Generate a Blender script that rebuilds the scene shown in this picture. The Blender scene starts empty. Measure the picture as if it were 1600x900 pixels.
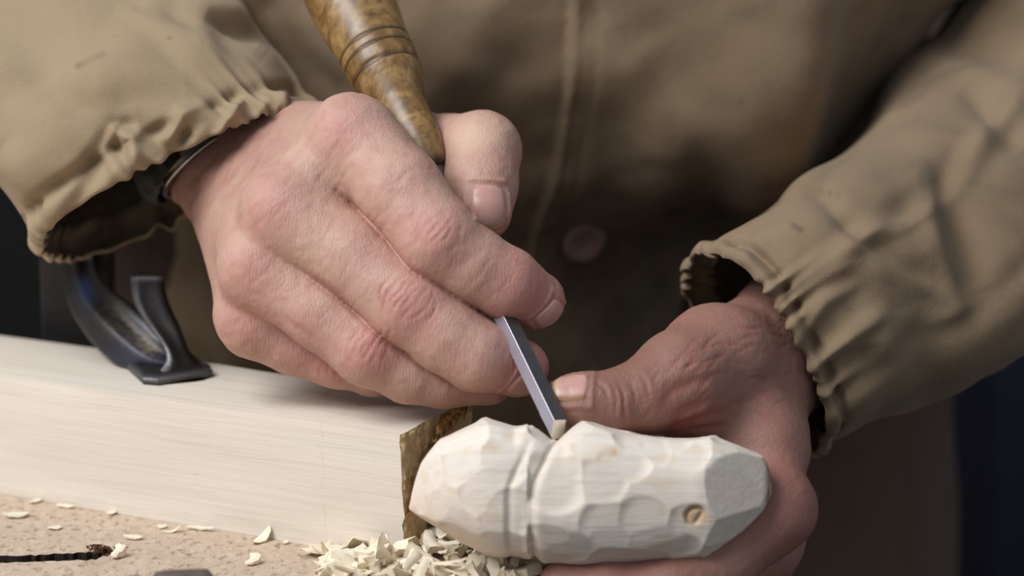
import bpy, math, random
import numpy as np
from mathutils import Vector, Matrix

# ------------------------------------------------------------------ camera, world, light, exposure
BZ = 0.80                                   # bench top above the floor
PITCH = math.radians(13.5)
FPX, D0 = 5247.0, 1000.0                    # focal length in pixels of a 1600 wide frame, focus distance in mm
CAM = np.array([0.0, -0.962, BZ + 0.316])
sc = bpy.context.scene
col = sc.collection
cam_data = bpy.data.cameras.new('camera'); cam = bpy.data.objects.new('camera', cam_data); col.objects.link(cam)
cam.location = CAM; cam.rotation_euler = (math.pi / 2 - PITCH, 0, 0)
cam_data.sensor_width = 36.0; cam_data.lens = FPX * 36.0 / 1600.0
cam_data.clip_start = 0.05; cam_data.clip_end = 30
cam_data.dof.use_dof = True; cam_data.dof.focus_distance = 1.012; cam_data.dof.aperture_fstop = 7.0
sc.camera = cam
world = bpy.data.worlds.new('world'); sc.world = world; world.use_nodes = True
bg = world.node_tree.nodes['Background']; bg.inputs[0].default_value = (0.80, 0.88, 1.0, 1); bg.inputs[1].default_value = 0.33

def area_light(name, loc, target, size, power, color):
    d = bpy.data.lights.new(name, 'AREA'); d.shape = 'RECTANGLE'; d.size, d.size_y = size
    d.energy = power; d.color = color
    o = bpy.data.objects.new(name, d); col.objects.link(o); o.location = loc
    o.rotation_euler = (Vector(target) - Vector(loc)).to_track_quat('-Z', 'Y').to_euler()
    return o
area_light('window_light', (-0.78, -0.46, BZ + 1.0), (0.0, 0.02, BZ + 0.05), (0.8, 0.8), 19.5, (0.94, 0.97, 1.0))
vs = sc.view_settings
sc.display_settings.display_device = 'sRGB'
vs.view_transform = 'Standard'; vs.look = 'None'; vs.gamma = 1.0; vs.use_curve_mapping = False
vs.exposure = 0.12

rng = np.random.default_rng(7)
random.seed(7)
SP, CP = math.sin(PITCH), math.cos(PITCH)

# ------------------------------------------------------------------ frame helpers (mm around the focus point)
def P(px, py, w=0.0):
    d = D0 - w
    return np.array([(px - 800.0) * d / FPX, (450.0 - py) * d / FPX, w])
def PX(mm):
    return mm / (D0 / FPX)
def to_world(V):
    V = np.asarray(V, float); u, v, w = V[..., 0], V[..., 1], V[..., 2] - D0
    return np.stack([u, v * SP - w * CP, v * CP + w * SP], -1) * 0.001 + CAM
def from_world(W):
    q = (np.asarray(W, float) - CAM) * 1000.0
    return np.stack([q[..., 0], q[..., 1] * SP + q[..., 2] * CP, -q[..., 1] * CP + q[..., 2] * SP + D0], -1)
def to_px(V):
    d = D0 - V[..., 2]
    return np.stack([800 + V[..., 0] * FPX / d, 450 - V[..., 1] * FPX / d], -1)
def on_bench(px, py, z=0.0):
    """world point of the bench plane (height z metres above it) that lies at a place in the view"""
    dirw = to_world(P(px, py, 0)) - CAM
    t = (BZ + z - CAM[2]) / dirw[2]
    return CAM + dirw * t

# ------------------------------------------------------------------ noise
def _hash(ix, iy, iz, seed):
    h = (ix * 374761393 + iy * 668265263 + iz * 2147483647 + seed * 1274126177) & 0xFFFFFFFF
    h = ((h ^ (h >> 13)) * 1274126177) & 0xFFFFFFFF
    return ((h ^ (h >> 16)) & 0xFFFF) / 65535.0 * 2 - 1
def vnoise(X, seed=0):
    X = np.asarray(X, float); i = np.floor(X).astype(np.int64); f = X - i; f = f * f * (3 - 2 * f)
    r = 0
    for a in (0, 1):
        for b in (0, 1):
            for c in (0, 1):
                wgt = (f[..., 0] if a else 1 - f[..., 0]) * (f[..., 1] if b else 1 - f[..., 1]) * (f[..., 2] if c else 1 - f[..., 2])
                r = r + wgt * _hash(i[..., 0] + a, i[..., 1] + b, i[..., 2] + c, seed)
    return r
def fbm(X, seed=0, octaves=3):
    r, a = 0, 1.0
    for o in range(octaves):
        r = r + a * vnoise(np.asarray(X) * 2 ** o, seed + o * 17); a *= 0.5
    return r
def sstep(e0, e1, x):
    t = np.clip((x - e0) / (e1 - e0), 0, 1); return t * t * (3 - 2 * t)

# ------------------------------------------------------------------ objects
def empty(name, loc, label, cat, group=None):
    o = bpy.data.objects.new(name, None); col.objects.link(o); o.location = loc
    o.empty_display_size = 0.02; tag(o, label, cat, group); return o
def tag(o, label=None, cat=None, group=None, kind=None):
    if label: o['label'] = label
    if cat: o['category'] = cat
    if group: o['group'] = group
    if kind: o['kind'] = kind
    return o
def mesh_obj(name, verts, faces, mat, parent=None, smooth=True, attrs=None, origin=None, mats=None, midx=None):
    """verts are world coordinates; the origin goes to the centre of the mesh; parents are unrotated"""
    verts = np.asarray(verts, float)
    org = verts.mean(0) if origin is None else np.asarray(origin, float)
    me = bpy.data.meshes.new(name)
    if isinstance(faces, np.ndarray) and faces.ndim == 2:
        n, k = faces.shape
        me.vertices.add(len(verts)); me.vertices.foreach_set('co', (verts - org).astype(np.float32).ravel())
        me.loops.add(n * k); me.loops.foreach_set('vertex_index', faces.astype(np.int32).ravel())
        me.polygons.add(n); me.polygons.foreach_set('loop_start', np.arange(0, n * k, k, dtype=np.int32))
        me.update(calc_edges=True)
    else:
        me.from_pydata((verts - org).tolist(), [], [list(f) for f in faces]); me.update()
    if smooth: me.polygons.foreach_set('use_smooth', np.ones(len(me.polygons), bool))
    for m in (mats or [mat]): me.materials.append(m)
    if midx is not None: me.polygons.foreach_set('material_index', np.asarray(midx, np.int32))
    for k_, arr in (attrs or {}).items():
        a = me.attributes.new(k_, 'FLOAT', 'POINT'); a.data.foreach_set('value', np.asarray(arr, np.float32))
    me.validate()
    o = bpy.data.objects.new(name, me); col.objects.link(o)
    if parent is not None:
        o.parent = parent
        base = Vector((0, 0, 0)); p = parent
        while p is not None: base += p.location; p = p.parent
        o.location = Vector(org) - base
    else: o.location = org
    return o
def grid_faces(nr, nc, wrap=False):
    i = np.arange(nr - 1)[:, None]; j = np.arange(nc if wrap else nc - 1)[None, :]; jn = (j + 1) % nc
    return np.stack([i * nc + j, i * nc + jn, (i + 1) * nc + jn, (i + 1) * nc + j], -1).reshape(-1, 4)

# ------------------------------------------------------------------ materials
def lin(c):
    return tuple((x / 12.92 if x <= .04045 else ((x + .055) / 1.055) ** 2.4) for x in [q / 255.0 for q in c]) + (1.0,)
class NB:
    def __init__(s, name):
        s.m = bpy.data.materials.new(name); s.m.use_nodes = True; s.t = s.m.node_tree; s.b = s.t.nodes['Principled BSDF']
    def n(s, kind, **kw):
        x = s.t.nodes.new(kind)
        for k, v in kw.items(): setattr(x, k, v)
        return x
    def link(s, a, b): s.t.links.new(a, b)
    def coord(s, scale=(1, 1, 1), rot=(0, 0, 0)):
        tc = s.n('ShaderNodeTexCoord'); mp = s.n('ShaderNodeMapping'); mp.inputs['Scale'].default_value = scale; mp.inputs['Rotation'].default_value = rot
        s.link(tc.outputs['Object'], mp.inputs['Vector']); return mp.outputs[0]
    def noise(s, vec, scale=1.0, detail=3.0, rough=.55, dist=0.0):
        x = s.n('ShaderNodeTexNoise'); x.inputs['Scale'].default_value = scale; x.inputs['Detail'].default_value = detail
        x.inputs['Roughness'].default_value = rough; x.inputs['Distortion'].default_value = dist; s.link(vec, x.inputs['Vector']); return x.outputs['Fac']
    def ramp(s, fac, stops):
        r = s.n('ShaderNodeValToRGB'); e = r.color_ramp.elements
        e[0].position, e[0].color = stops[0]; e[1].position, e[1].color = stops[-1]
        for p, c in stops[1:-1]:
            k = e.new(p); k.color = c
        s.link(fac, r.inputs[0]); return r.outputs[0]
    def mix(s, fac, a, b, blend='MIX'):
        x = s.n('ShaderNodeMix', data_type='RGBA', blend_type=blend)
        for sock, val in ((x.inputs[0], fac), (x.inputs[6], a), (x.inputs[7], b)):
            if hasattr(val, 'is_output'): s.link(val, sock)
            else: sock.default_value = val
        return x.outputs[2]
    def math(s, op, a, b=0.0, clamp=False):
        x = s.n('ShaderNodeMath', operation=op); x.use_clamp = clamp
        for sock, val in ((x.inputs[0], a), (x.inputs[1], b)):
            if hasattr(val, 'is_output'): s.link(val, sock)
            else: sock.default_value = val
        return x.outputs[0]
    def attr(s, name):
        a = s.n('ShaderNodeAttribute', attribute_name=name); return a.outputs['Fac']
    def bump(s, h, strength=.5, dist=.001, prev=None):
        b = s.n('ShaderNodeBump'); b.inputs['Strength'].default_value = strength; b.inputs['Distance'].default_value = dist
        s.link(h, b.inputs['Height'])
        if prev is not None: s.link(prev, b.inputs['Normal'])
        return b.outputs[0]
    def out(s, color=None, rough=None, normal=None, metal=None, spec=None):
        for key, val in (('Base Color', color), ('Roughness', rough), ('Normal', normal), ('Metallic', metal), ('Specular IOR Level', spec)):
            if val is None: continue
            if hasattr(val, 'is_output'): s.link(val, s.b.inputs[key])
            else: s.b.inputs[key].default_value = val
        return s.m
G = lambda v: (v, v, v, 1.0)

def skin_material():
    k = NB('skin'); v = k.coord()
    big = k.noise(v, 45, 3); mid = k.noise(v, 190, 3)
    base = k.mix(k.math('MULTIPLY', big, 1.0), lin((199, 163, 144)), lin((180, 139, 122)))
    base = k.mix(k.ramp(mid, [(.42, G(0)), (.72, G(.55))]), base, lin((178, 124, 114)))
    base = k.mix(k.attr('flush'), base, lin((190, 114, 110)))
    base = k.mix(k.attr('pale'), base, lin((218, 186, 160)))
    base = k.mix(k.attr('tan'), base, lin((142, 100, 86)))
    base = k.mix(k.attr('crease'), base, lin((160, 88, 80)))
    fine = k.noise(k.coord((1, 1, 1)), 1500, 2)
    vo = k.n('ShaderNodeTexVoronoi', feature='DISTANCE_TO_EDGE'); vo.inputs['Scale'].default_value = 1.0
    k.link(k.coord((1150, 1150, 620), (0, math.radians(45), 0)), vo.inputs['Vector'])
    lines = k.noise(k.coord((1500, 1500, 260), (0, math.radians(-40), 0)), 1.0, 3, .6)
    cells = k.ramp(vo.outputs['Distance'], [(0.0, G(0)), (.16, G(1))])
    nrm = k.bump(cells, .10, .0003)
    nrm = k.bump(lines, .42, .0008, nrm)
    nrm = k.bump(fine, .12, .0003, nrm)
    k.b.inputs['Subsurface Weight'].default_value = .16
    k.b.inputs['Subsurface Radius'].default_value = (1.0, .42, .3); k.b.inputs['Subsurface Scale'].default_value = .003
    return k.out(base, k.math('ADD', k.math('MULTIPLY', mid, .25), .40), nrm, spec=.4)
def nail_material():
    k = NB('nail'); v = k.coord((1, 1, 1))
    n = k.noise(v, 260, 2)
    base = k.mix(n, lin((202, 156, 144)), lin((184, 136, 126)))
    base = k.mix(k.attr('tipward'), base, lin((214, 190, 150)))
    base = k.mix(k.attr('grime'), base, lin((150, 112, 62)))
    ridg = k.noise(k.coord((1600, 1600, 90)), 1.0, 2)
    k.b.inputs['Subsurface Weight'].default_value = .1; k.b.inputs['Subsurface Radius'].default_value = (1, .4, .3); k.b.inputs['Subsurface Scale'].default_value = .002
    return k.out(base, .34, k.bump(ridg, .15, .0003), spec=.5)
def wood_material(name, a, b, grain_axis='x', seed=0, rough=.62, extra=None):
    k = NB(name)
    s = {'x': (14, 420, 420), 'z': (420, 420, 14)}[grain_axis]
    g = k.noise(k.coord(s), 1.0, 4, .6, .4)
    wide = k.noise(k.coord(tuple(q / 9 for q in s)), 1.0, 3)
    pores = k.noise(k.coord(tuple(q * 3.0 for q in s)), 1.0, 2)
    c = k.mix(k.ramp(wide, [(.3, G(0)), (.7, G(1))]), lin(a), lin(b))
    c = k.mix(k.ramp(g, [(.5, G(0)), (.8, G(.45))]), c, lin(tuple(x * .86 for x in b)))
    if extra: c = extra(k, c)
    nrm = k.bump(g, .18, .0006); nrm = k.bump(pores, .25, .0004, nrm)
    return k.out(c, rough, nrm, spec=.25)
def block_extra(k, c):
    # dry rubbed stripe across the front face and a few darker dashes
    tc = k.n('ShaderNodeTexCoord'); sx = k.n('ShaderNodeSeparateXYZ'); k.link(tc.outputs['Object'], sx.inputs[0])
    d = k.math('ABSOLUTE', k.math('ADD', sx.outputs[0], 0.0275))
    band = k.math('SUBTRACT', 1.0, k.math('MULTIPLY', d, 520), True)
    r = k.noise(k.coord((900, 900, 260)), 1.0, 3)
    f = k.math('MULTIPLY', band, k.ramp(r, [(.5, G(0)), (.7, G(.4))]))
    c = k.mix(f, c, lin((196, 174, 150)))
    dash = k.noise(k.coord((160, 900, 900)), 1.0, 2)
    return k.mix(k.ramp(dash, [(.70, G(0)), (.78, G(.35))]), c, lin((176, 150, 120)))
def carve_extra(k, c):
    c = k.mix(k.attr('bark'), c, lin((120, 92, 62)))
    return k.mix(k.attr('warm'), c, lin((206, 168, 118)))
def cloth_material(name, a, b, dirt, dirt_amount=.5, marks=True):
    k = NB(name); v = k.coord()
    n1 = k.noise(v, 9, 4, .6); n2 = k.noise(v, 38, 4, .6, .6); n3 = k.noise(v, 120, 2)
    c = k.mix(k.ramp(n1, [(.3, G(0)), (.7, G(1))]), lin(a), lin(b))
    c = k.mix(k.ramp(n2, [(.52, G(0)), (.75, G(dirt_amount))]), c, lin(dirt))
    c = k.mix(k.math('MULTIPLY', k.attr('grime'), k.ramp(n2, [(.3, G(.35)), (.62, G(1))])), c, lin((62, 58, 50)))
    if marks:
        sp = k.n('ShaderNodeTexVoronoi'); sp.inputs['Scale'].default_value = 55; k.link(v, sp.inputs['Vector'])
        c = k.mix(k.ramp(sp.outputs['Distance'], [(.0, G(.5)), (.09, G(0))]), c, lin((60, 56, 48)))
    w1 = k.noise(k.coord((2400, 2400, 500)), 1, 1); w2 = k.noise(k.coord((500, 2400, 2400)), 1, 1)
    c = k.mix(k.math('MULTIPLY', k.math('ADD', w1, w2), .16), c, lin(tuple(x * .7 for x in a)))
    nrm = k.bump(k.math('ADD', w1, w2), .25, .0004); nrm = k.bump(n3, .2, .001, nrm)
    k.b.inputs['Sheen Weight'].default_value = .08
    return k.out(c, .88, nrm, spec=.15)
def chipboard_material():
    k = NB('chipboard')
    a = k.noise(k.coord((150, 60, 150)), 1, 4, .7, .8); b = k.noise(k.coord((420, 260, 420)), 1, 3, .7)
    vo = k.n('ShaderNodeTexVoronoi'); vo.inputs['Scale'].default_value = 1; k.link(k.coord((620, 330, 620)), vo.inputs['Vector'])
    sep = k.n('ShaderNodeSeparateColor'); k.link(vo.outputs['Color'], sep.inputs[0])
    c = k.mix(a, lin((176, 152, 130)), lin((206, 186, 166)))
    c = k.mix(k.ramp(sep.outputs[0], [(.6, G(0)), (1.0, G(.3))]), c, lin((220, 202, 180)))
    c = k.mix(k.ramp(b, [(.54, G(0)), (.70, G(.7))]), c, lin((116, 90, 70)))
    nrm = k.bump(a, .4, .0012); nrm = k.bump(b, .35, .0006, nrm)
    return k.out(c, .85, nrm, spec=.15)
def burl_material():
    k = NB('turned_wood'); v = k.coord()
    a = k.noise(k.coord((120, 120, 60)), 1, 5, .65, 1.2); b = k.noise(v, 420, 3, .6)
    c = k.ramp(a, [(.25, lin((70, 46, 24))), (.45, lin((124, 90, 46))), (.62, lin((160, 126, 76))), (.8, lin((98, 68, 36)))])
    c = k.mix(k.ramp(b, [(.5, G(0)), (.7, G(.5))]), c, lin((72, 46, 22)))
    c = k.mix(k.attr('groove'), c, lin((34, 20, 10)))
    k.b.inputs['Coat Weight'].default_value = .35; k.b.inputs['Coat Roughness'].default_value = .38
    return k.out(c, .42, k.bump(b, .1, .0005), spec=.5)
def steel_material(name, c1, c2, rough, ridged=False):
    k = NB(name); v = k.coord()
    n = k.noise(v, 300, 4, .6)
    c = k.mix(n, lin(c1), lin(c2))
    nrm = k.bump(k.noise(v, 1400, 2), .15, .0003)
    if ridged:
        wv = k.n('ShaderNodeTexWave', bands_direction='Z'); wv.inputs['Scale'].default_value = 330; wv.inputs['Distortion'].default_value = .6
        k.link(v, wv.inputs['Vector']); nrm = k.bump(wv.outputs['Fac'], .10, .0002, nrm)
    return k.out(c, rough, nrm, metal=.72 if ridged else 1.0)
def clamp_material():
    k = NB('forged_iron'); v = k.coord()
    n = k.noise(v, 90, 4, .65); f = k.noise(v, 520, 3)
    c = k.mix(n, lin((44, 41, 40)), lin((74, 70, 68)))
    c = k.mix(k.attr('blue'), c, lin((56, 76, 122)))
    c = k.mix(k.math('MULTIPLY', k.attr('dust'), k.ramp(f, [(.4, G(.2)), (.6, G(1))])), c, lin((184, 160, 112)))
    c = k.mix(k.attr('worn'), c, lin((190, 188, 190)))
    met = k.math('SUBTRACT', .75, k.math('ADD', k.attr('blue'), k.attr('dust')), True)
    return k.out(c, k.math('ADD', k.math('MULTIPLY', f, .3), .36), k.bump(f, .25, .0006), metal=met, spec=.5)
def plain(name, c, rough=.6, metal=0.0, noise_scale=60, spread=.85, spec=.3):
    k = NB(name); n = k.noise(k.coord(), noise_scale, 3)
    return k.out(k.mix(n, lin(c), lin(tuple(x * spread for x in c))), rough, metal=metal, spec=spec)

M_SKIN = skin_material(); M_NAIL = nail_material()
M_BLOCK = wood_material('pale_wood', (228, 217, 203), (219, 205, 188), 'x', extra=block_extra)
M_END = wood_material('end_grain', (214, 190, 148), (198, 170, 124), 'z')
M_CARVE = wood_material('carved_wood', (230, 219, 205), (222, 206, 190), 'x', extra=carve_extra)
M_CHIP = wood_material('wood_chip', (240, 228, 206), (230, 212, 180), 'x', rough=.7)
M_CHIP2 = wood_material('dry_wood_chip', (236, 226, 208), (220, 204, 178), 'x', rough=.7)
M_COAT = cloth_material('canvas', (168, 148, 119), (154, 132, 104), (130, 113, 92), .35)
M_COATB = cloth_material('worn_canvas', (152, 130, 104), (130, 108, 84), (98, 88, 72), .55)  # darker, more mottled copy of the canvas for torso and left sleeve
M_LINING = cloth_material('grey_knit', (84, 80, 74), (70, 66, 60), (44, 42, 40), .4, False)
M_TROUSER = cloth_material('brown_cloth', (98, 78, 66), (84, 68, 58), (60, 50, 44), .4, False)
M_BOARD = chipboard_material(); M_HANDLE = burl_material()
M_BLADE = steel_material('ground_steel', (200, 196, 208), (176, 172, 184), .48, True)
M_SIDE = steel_material('unground_steel', (128, 125, 126), (104, 102, 104), .5)  # darker copy of the blade steel, painting its right side as shaded
M_BEVEL = steel_material('honed_steel', (226, 224, 214), (206, 204, 196), .22)
M_CLAMP = clamp_material()
M_BUTTON = plain('button_plastic', (150, 122, 112), .4)
M_THREAD = plain('thread', (60, 46, 40), .9)
M_WATCH = steel_material('bracelet_steel', (200, 196, 190), (150, 146, 140), .25)
M_WALL = plain('dark_plaster', (92, 76, 64), .9, noise_scale=6)
M_FLOOR = plain('dark_floor', (70, 60, 52), .8, noise_scale=8)
M_NAVY = plain('navy_paint', (22, 25, 42), .7)
M_BLACK = plain('black_paint', (15, 14, 13), .8)
M_RUST = plain('rusty_crumbs', (110, 74, 46), .9, noise_scale=900, spread=.5)

# ------------------------------------------------------------------ signed distance modelling
def smin(a, b, k):
    if k <= 0: return np.minimum(a, b)
    h = np.maximum(k - np.abs(a - b), 0) / k
    return np.minimum(a, b) - h * h * k * .25
def cone_d(X, a, ra, b, rb):
    ba = b - a; L = float(ba @ ba)
    if L < 1e-9: return np.sqrt(((X - a) ** 2).sum(-1)) - ra
    q = X - a; t = np.clip((q @ ba.astype(X.dtype)) / L, 0, 1)
    return np.sqrt(((q - t[..., None] * ba.astype(X.dtype)) ** 2).sum(-1)) - (ra + t * (rb - ra))
class Shape:
    """groups of tapered capsules: each group blends inside itself (k) and joins the earlier groups with its own kj"""
    def __init__(s): s.groups = []
    def group(s, prims, k, kj=0): s.groups.append((prims, k, kj))
    def at(s, X):
        X = np.asarray(X, np.float32); tot = None
        for prims, k, kj in s.groups:
            f = None
            for pr in prims:
                d = cone_d(X, *pr); f = d if f is None else smin(f, d, k)
            tot = f if tot is None else smin(tot, f, kj)
        return tot
    def mesh(s, h, pad=3.0, lo=None, hi=None):
        alls = [pr for g in s.groups for pr in g[0]]
        mn = np.min([np.minimum(p[0] - p[1], p[2] - p[3]) for p in alls], 0) - pad
        mx = np.max([np.maximum(p[0] + p[1], p[2] + p[3]) for p in alls], 0) + pad
        n = np.ceil((mx - mn) / h).astype(int) + 1
        ax = [(mn[i] + h * np.arange(n[i])).astype(np.float32) for i in range(3)]
        tot = np.full(n, 50.0, np.float32)
        for prims, k, kj in s.groups:
            F = np.full(n, 50.0, np.float32)
            for a, ra, b, rb in prims:
                m = k + kj + 4 * h + 1
                l = np.maximum(((np.minimum(a - ra, b - rb) - m - mn) / h).astype(int), 0)
                u = np.minimum(((np.maximum(a + ra, b + rb) + m - mn) / h).astype(int) + 2, n)
                sl = tuple(slice(l[i], u[i]) for i in range(3))
                X = np.stack(np.meshgrid(*[ax[i][sl[i]] for i in range(3)], indexing='ij'), -1)
                F[sl] = smin(F[sl], cone_d(X, a, ra, b, rb), k)
            tot = smin(tot, F, kj)
        return surface_nets(tot, mn, h)
def surface_nets(F, org, h):
    S = F < 0
    c = np.zeros(np.array(F.shape) - 1, np.uint8)
    for a in (0, 1):
        for b in (0, 1):
            for d in (0, 1):
                c += S[a:F.shape[0] - 1 + a, b:F.shape[1] - 1 + b, d:F.shape[2] - 1 + d]
    act = np.argwhere((c > 0) & (c < 8))
    idx = np.full(c.shape, -1, np.int64); idx[tuple(act.T)] = np.arange(len(act))
    acc = np.zeros((len(act), 3)); cnt = np.zeros(len(act))
    corners = [(a, b, d) for a in (0, 1) for b in (0, 1) for d in (0, 1)]
    for i, p in enumerate(corners):
        for q in corners[i + 1:]:
            if sum(abs(p[t] - q[t]) for t in range(3)) != 1: continue
            fp = F[tuple((act + p).T)]; fq = F[tuple((act + q).T)]
            m = (fp < 0) != (fq < 0); t = np.where(m, fp / np.where(m, fp - fq, 1), 0)
            pos = np.array(p)[None] + t[:, None] * (np.array(q) - np.array(p))[None]
            acc[m] += pos[m]; cnt[m] += 1
    V = org + h * (act + acc / cnt[:, None])
    faces = []
    for ax in range(3):
        a1, a2 = [(1, 2), (2, 0), (0, 1)][ax]
        sl0 = [slice(None)] * 3; sl1 = [slice(None)] * 3; sl0[ax] = slice(0, -1); sl1[ax] = slice(1, None)
        A, B = S[tuple(sl0)], S[tuple(sl1)]
        e = np.argwhere(A != B)
        ok = (e[:, a1] > 0) & (e[:, a2] > 0) & (e[:, a1] < F.shape[a1] - 1) & (e[:, a2] < F.shape[a2] - 1); e = e[ok]
        d1 = np.zeros(3, int); d1[a1] = 1; d2 = np.zeros(3, int); d2[a2] = 1
        q = np.stack([idx[tuple((e - d1 - d2).T)], idx[tuple((e - d2).T)], idx[tuple(e.T)], idx[tuple((e - d1).T)]], -1)
        flip = ~A[tuple(e.T)]
        q[flip] = q[flip][:, ::-1]; faces.append(q)
    return V, np.concatenate(faces)
def vnormals(V, Fc):
    n = np.cross(V[Fc[:, 2]] - V[Fc[:, 0]], V[Fc[:, 3]] - V[Fc[:, 1]])
    N = np.zeros_like(V)
    for i in range(4): np.add.at(N, Fc[:, i], n)
    return N / np.maximum(np.linalg.norm(N, axis=1, keepdims=True), 1e-9)
def relax(V, Fc, it=2, f=.5):
    for _ in range(it):
        acc = np.zeros_like(V); cnt = np.zeros(len(V))
        for i in range(4):
            np.add.at(acc, Fc[:, i], V[Fc[:, (i + 1) % 4]] + V[Fc[:, i - 1]]); np.add.at(cnt, Fc[:, i], 2)
        V = V + f * (acc / cnt[:, None] - V)
    return V
def chain(pts):
    return [(pts[i][0], pts[i][1], pts[i + 1][0], pts[i + 1][1]) for i in range(len(pts) - 1)]
def J(px, py, w, r): return (P(px, py, w), r)
def unit(v): v = np.asarray(v, float); return v / np.linalg.norm(v)
def seg_dist(Q, line):
    """distance in the picture plane from points to a polyline, and the position along it"""
    best = np.full(len(Q), 1e9); L = np.asarray(line, float); tt = np.zeros(len(Q))
    for i in range(len(L) - 1):
        a, b = L[i], L[i + 1]; t = np.clip(((Q - a) @ (b - a)) / ((b - a) @ (b - a)), 0, 1)
        d = np.linalg.norm(Q - a - t[:, None] * (b - a), axis=1)
        m = d < best; best[m] = d[m]; tt[m] = (i + t[m]) / (len(L) - 1)
    return best, tt

class Hand:
    def __init__(s, shape, h):
        s.shape = shape
        V, F = shape.mesh(h); V = relax(V, F, 3, .5)
        s.V, s.F = V, F; s.N = vnormals(V, F); s.px = to_px(V)
        s.disp = np.zeros(len(V)); s.at = {k: np.zeros(len(V)) for k in ('flush', 'pale', 'tan', 'crease')}
    def spot(s, key, c, r, amt):
        d = np.linalg.norm(s.V - P(*c), axis=1); s.at[key] = np.clip(s.at[key] + amt * np.exp(-(d / r) ** 2), 0, 1)
    def dent(s, c, r, amt):
        d = np.linalg.norm(s.V - P(*c), axis=1); s.disp += amt * np.exp(-(d / r) ** 2)
    def line(s, pts, depth, width, tint=.5, maxw=None, raise_=0.0):
        """a skin fold along a line, on the side that is turned to the front; width in mm"""
        m = s.N[:, 2] > -.1
        if maxw is not None: m &= s.V[:, 2] > maxw
        d, t = seg_dist(s.px, pts); d = d / 5.247
        fade = np.sin(np.clip(t * .94 + .03, 0, 1) * math.pi) ** .6
        g = np.exp(-(d / width) ** 2) * fade * m
        s.disp -= depth * g
        s.disp += raise_ * np.exp(-((d - 2.2 * width) / (1.3 * width)) ** 2) * fade * m
        s.at['crease'] = np.clip(s.at['crease'] + tint * g, 0, 1)
    def knuckle(s, c, axis, dorsal, offs, S, depth, tint=.45, width=.5):
        ax = unit(axis); do = unit(np.asarray(dorsal) - ax * (np.asarray(dorsal) @ ax)); sd = np.cross(ax, do)
        rel = s.V - P(*c); a = rel @ ax; n = rel @ do; q = rel @ sd
        near = (np.linalg.norm(rel, axis=1) < 22) & (n > 1.0)
        wob = fbm(s.V / 5.5, 5, 2) * .85
        for o_, ss in offs:
            S2 = S * ss; prof = np.sqrt(np.clip(1 - (q / (S2 * 1.15)) ** 2, 0, 1))
            g = np.exp(-((a + wob - o_ * (.45 + .55 * prof)) / width) ** 2) * sstep(1.0, .45, np.abs(q + .8 * o_ * .3) / S2) * near * np.clip(.75 + .6 * vnoise(s.V / 3.0 + o_, 11), .15, 1.2)
            s.disp -= depth * g; s.at['crease'] = np.clip(s.at['crease'] + tint * g, 0, 1)
    def skin_noise(s):
        s.disp += .10 * fbm(s.V / 2.2, 3, 2) + .22 * vnoise(s.V / 7.0, 9)
    def bake(s):
        s.V = s.V + s.N * s.disp[:, None]
        if hasattr(s, 'furrow'): s.V[:, 2] -= 1.1 * s.furrow
        return s
    def nail(s, c, tipdir, normal, w, l, parent, name='fingernail', label=None, grime=0.0, free=.12):
        n = unit(normal); t = unit(np.asarray(tipdir) - n * (np.asarray(tipdir) @ n)); sd = np.cross(t, n)
        nu, nv = 25, 25
        U, W = np.meshgrid(np.linspace(-1, 1, nu), np.linspace(-1, 1, nv), indexing='ij')
        # squarish outline
        uu = U * np.sqrt(1 - .38 * W ** 2); ww = W * np.sqrt(1 - .38 * U ** 2)
        base = P(*c) + uu[..., None] * sd * w / 2 + ww[..., None] * t * l / 2
        X = base + n * 9
        for _ in range(40):
            d = s.shape.at(X); X = X - n * np.clip(d, -2, 6)[..., None] * .9
        e = np.maximum(np.abs(U), np.abs(W)) ; lift = .55 - 1.0 * sstep(.78, 1.0, e) * np.where((W > .5), .35, 1.0)
        X = X + n * lift[..., None]
        top = X.reshape(-1, 3); bot = (X - n * .7).reshape(-1, 3)
        f = grid_faces(nu, nv); nn = nu * nv
        ring = [i * nv for i in range(nu)] + [(nu - 1) * nv + j for j in range(1, nv)] + [i * nv + nv - 1 for i in range(nu - 2, -1, -1)] + [j for j in range(nv - 2, 0, -1)]
        r2 = np.roll(ring, -1); side = np.stack([ring, r2, np.array(r2) + nn, np.array(ring) + nn], -1)
        Fq = np.concatenate([f, f[:, ::-1] + nn, side])
        tipw = sstep(1 - 2 * free - .2, 1 - 2 * free + .1, W).ravel() * .45
        gr = grime * (sstep(.5, 1, -U).ravel() + sstep(.45, 1, W).ravel() * .5)
        o = mesh_obj(name, to_world(np.concatenate([top, bot])), Fq, M_NAIL, parent, attrs={'tipward': np.tile(tipw, 2), 'grime': np.tile(np.clip(gr, 0, 1), 2)})
        # skin rises around the nail
        rel = s.V - P(*c); a = np.abs(rel @ sd) / (w / 2); b = (rel @ t) / (l / 2); hgt = rel @ n
        ed = np.maximum(a, np.abs(b)); nearm = (hgt > -5) & (ed < 1.7)
        lip = np.exp(-((ed - 1.13) / .10) ** 2) * nearm * (b < .8)
        s.V += s.N * (.55 * lip)[:, None]
        s.V -= s.N * (.35 * np.exp(-(ed / .9) ** 6) * nearm)[:, None]
        return o

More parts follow.
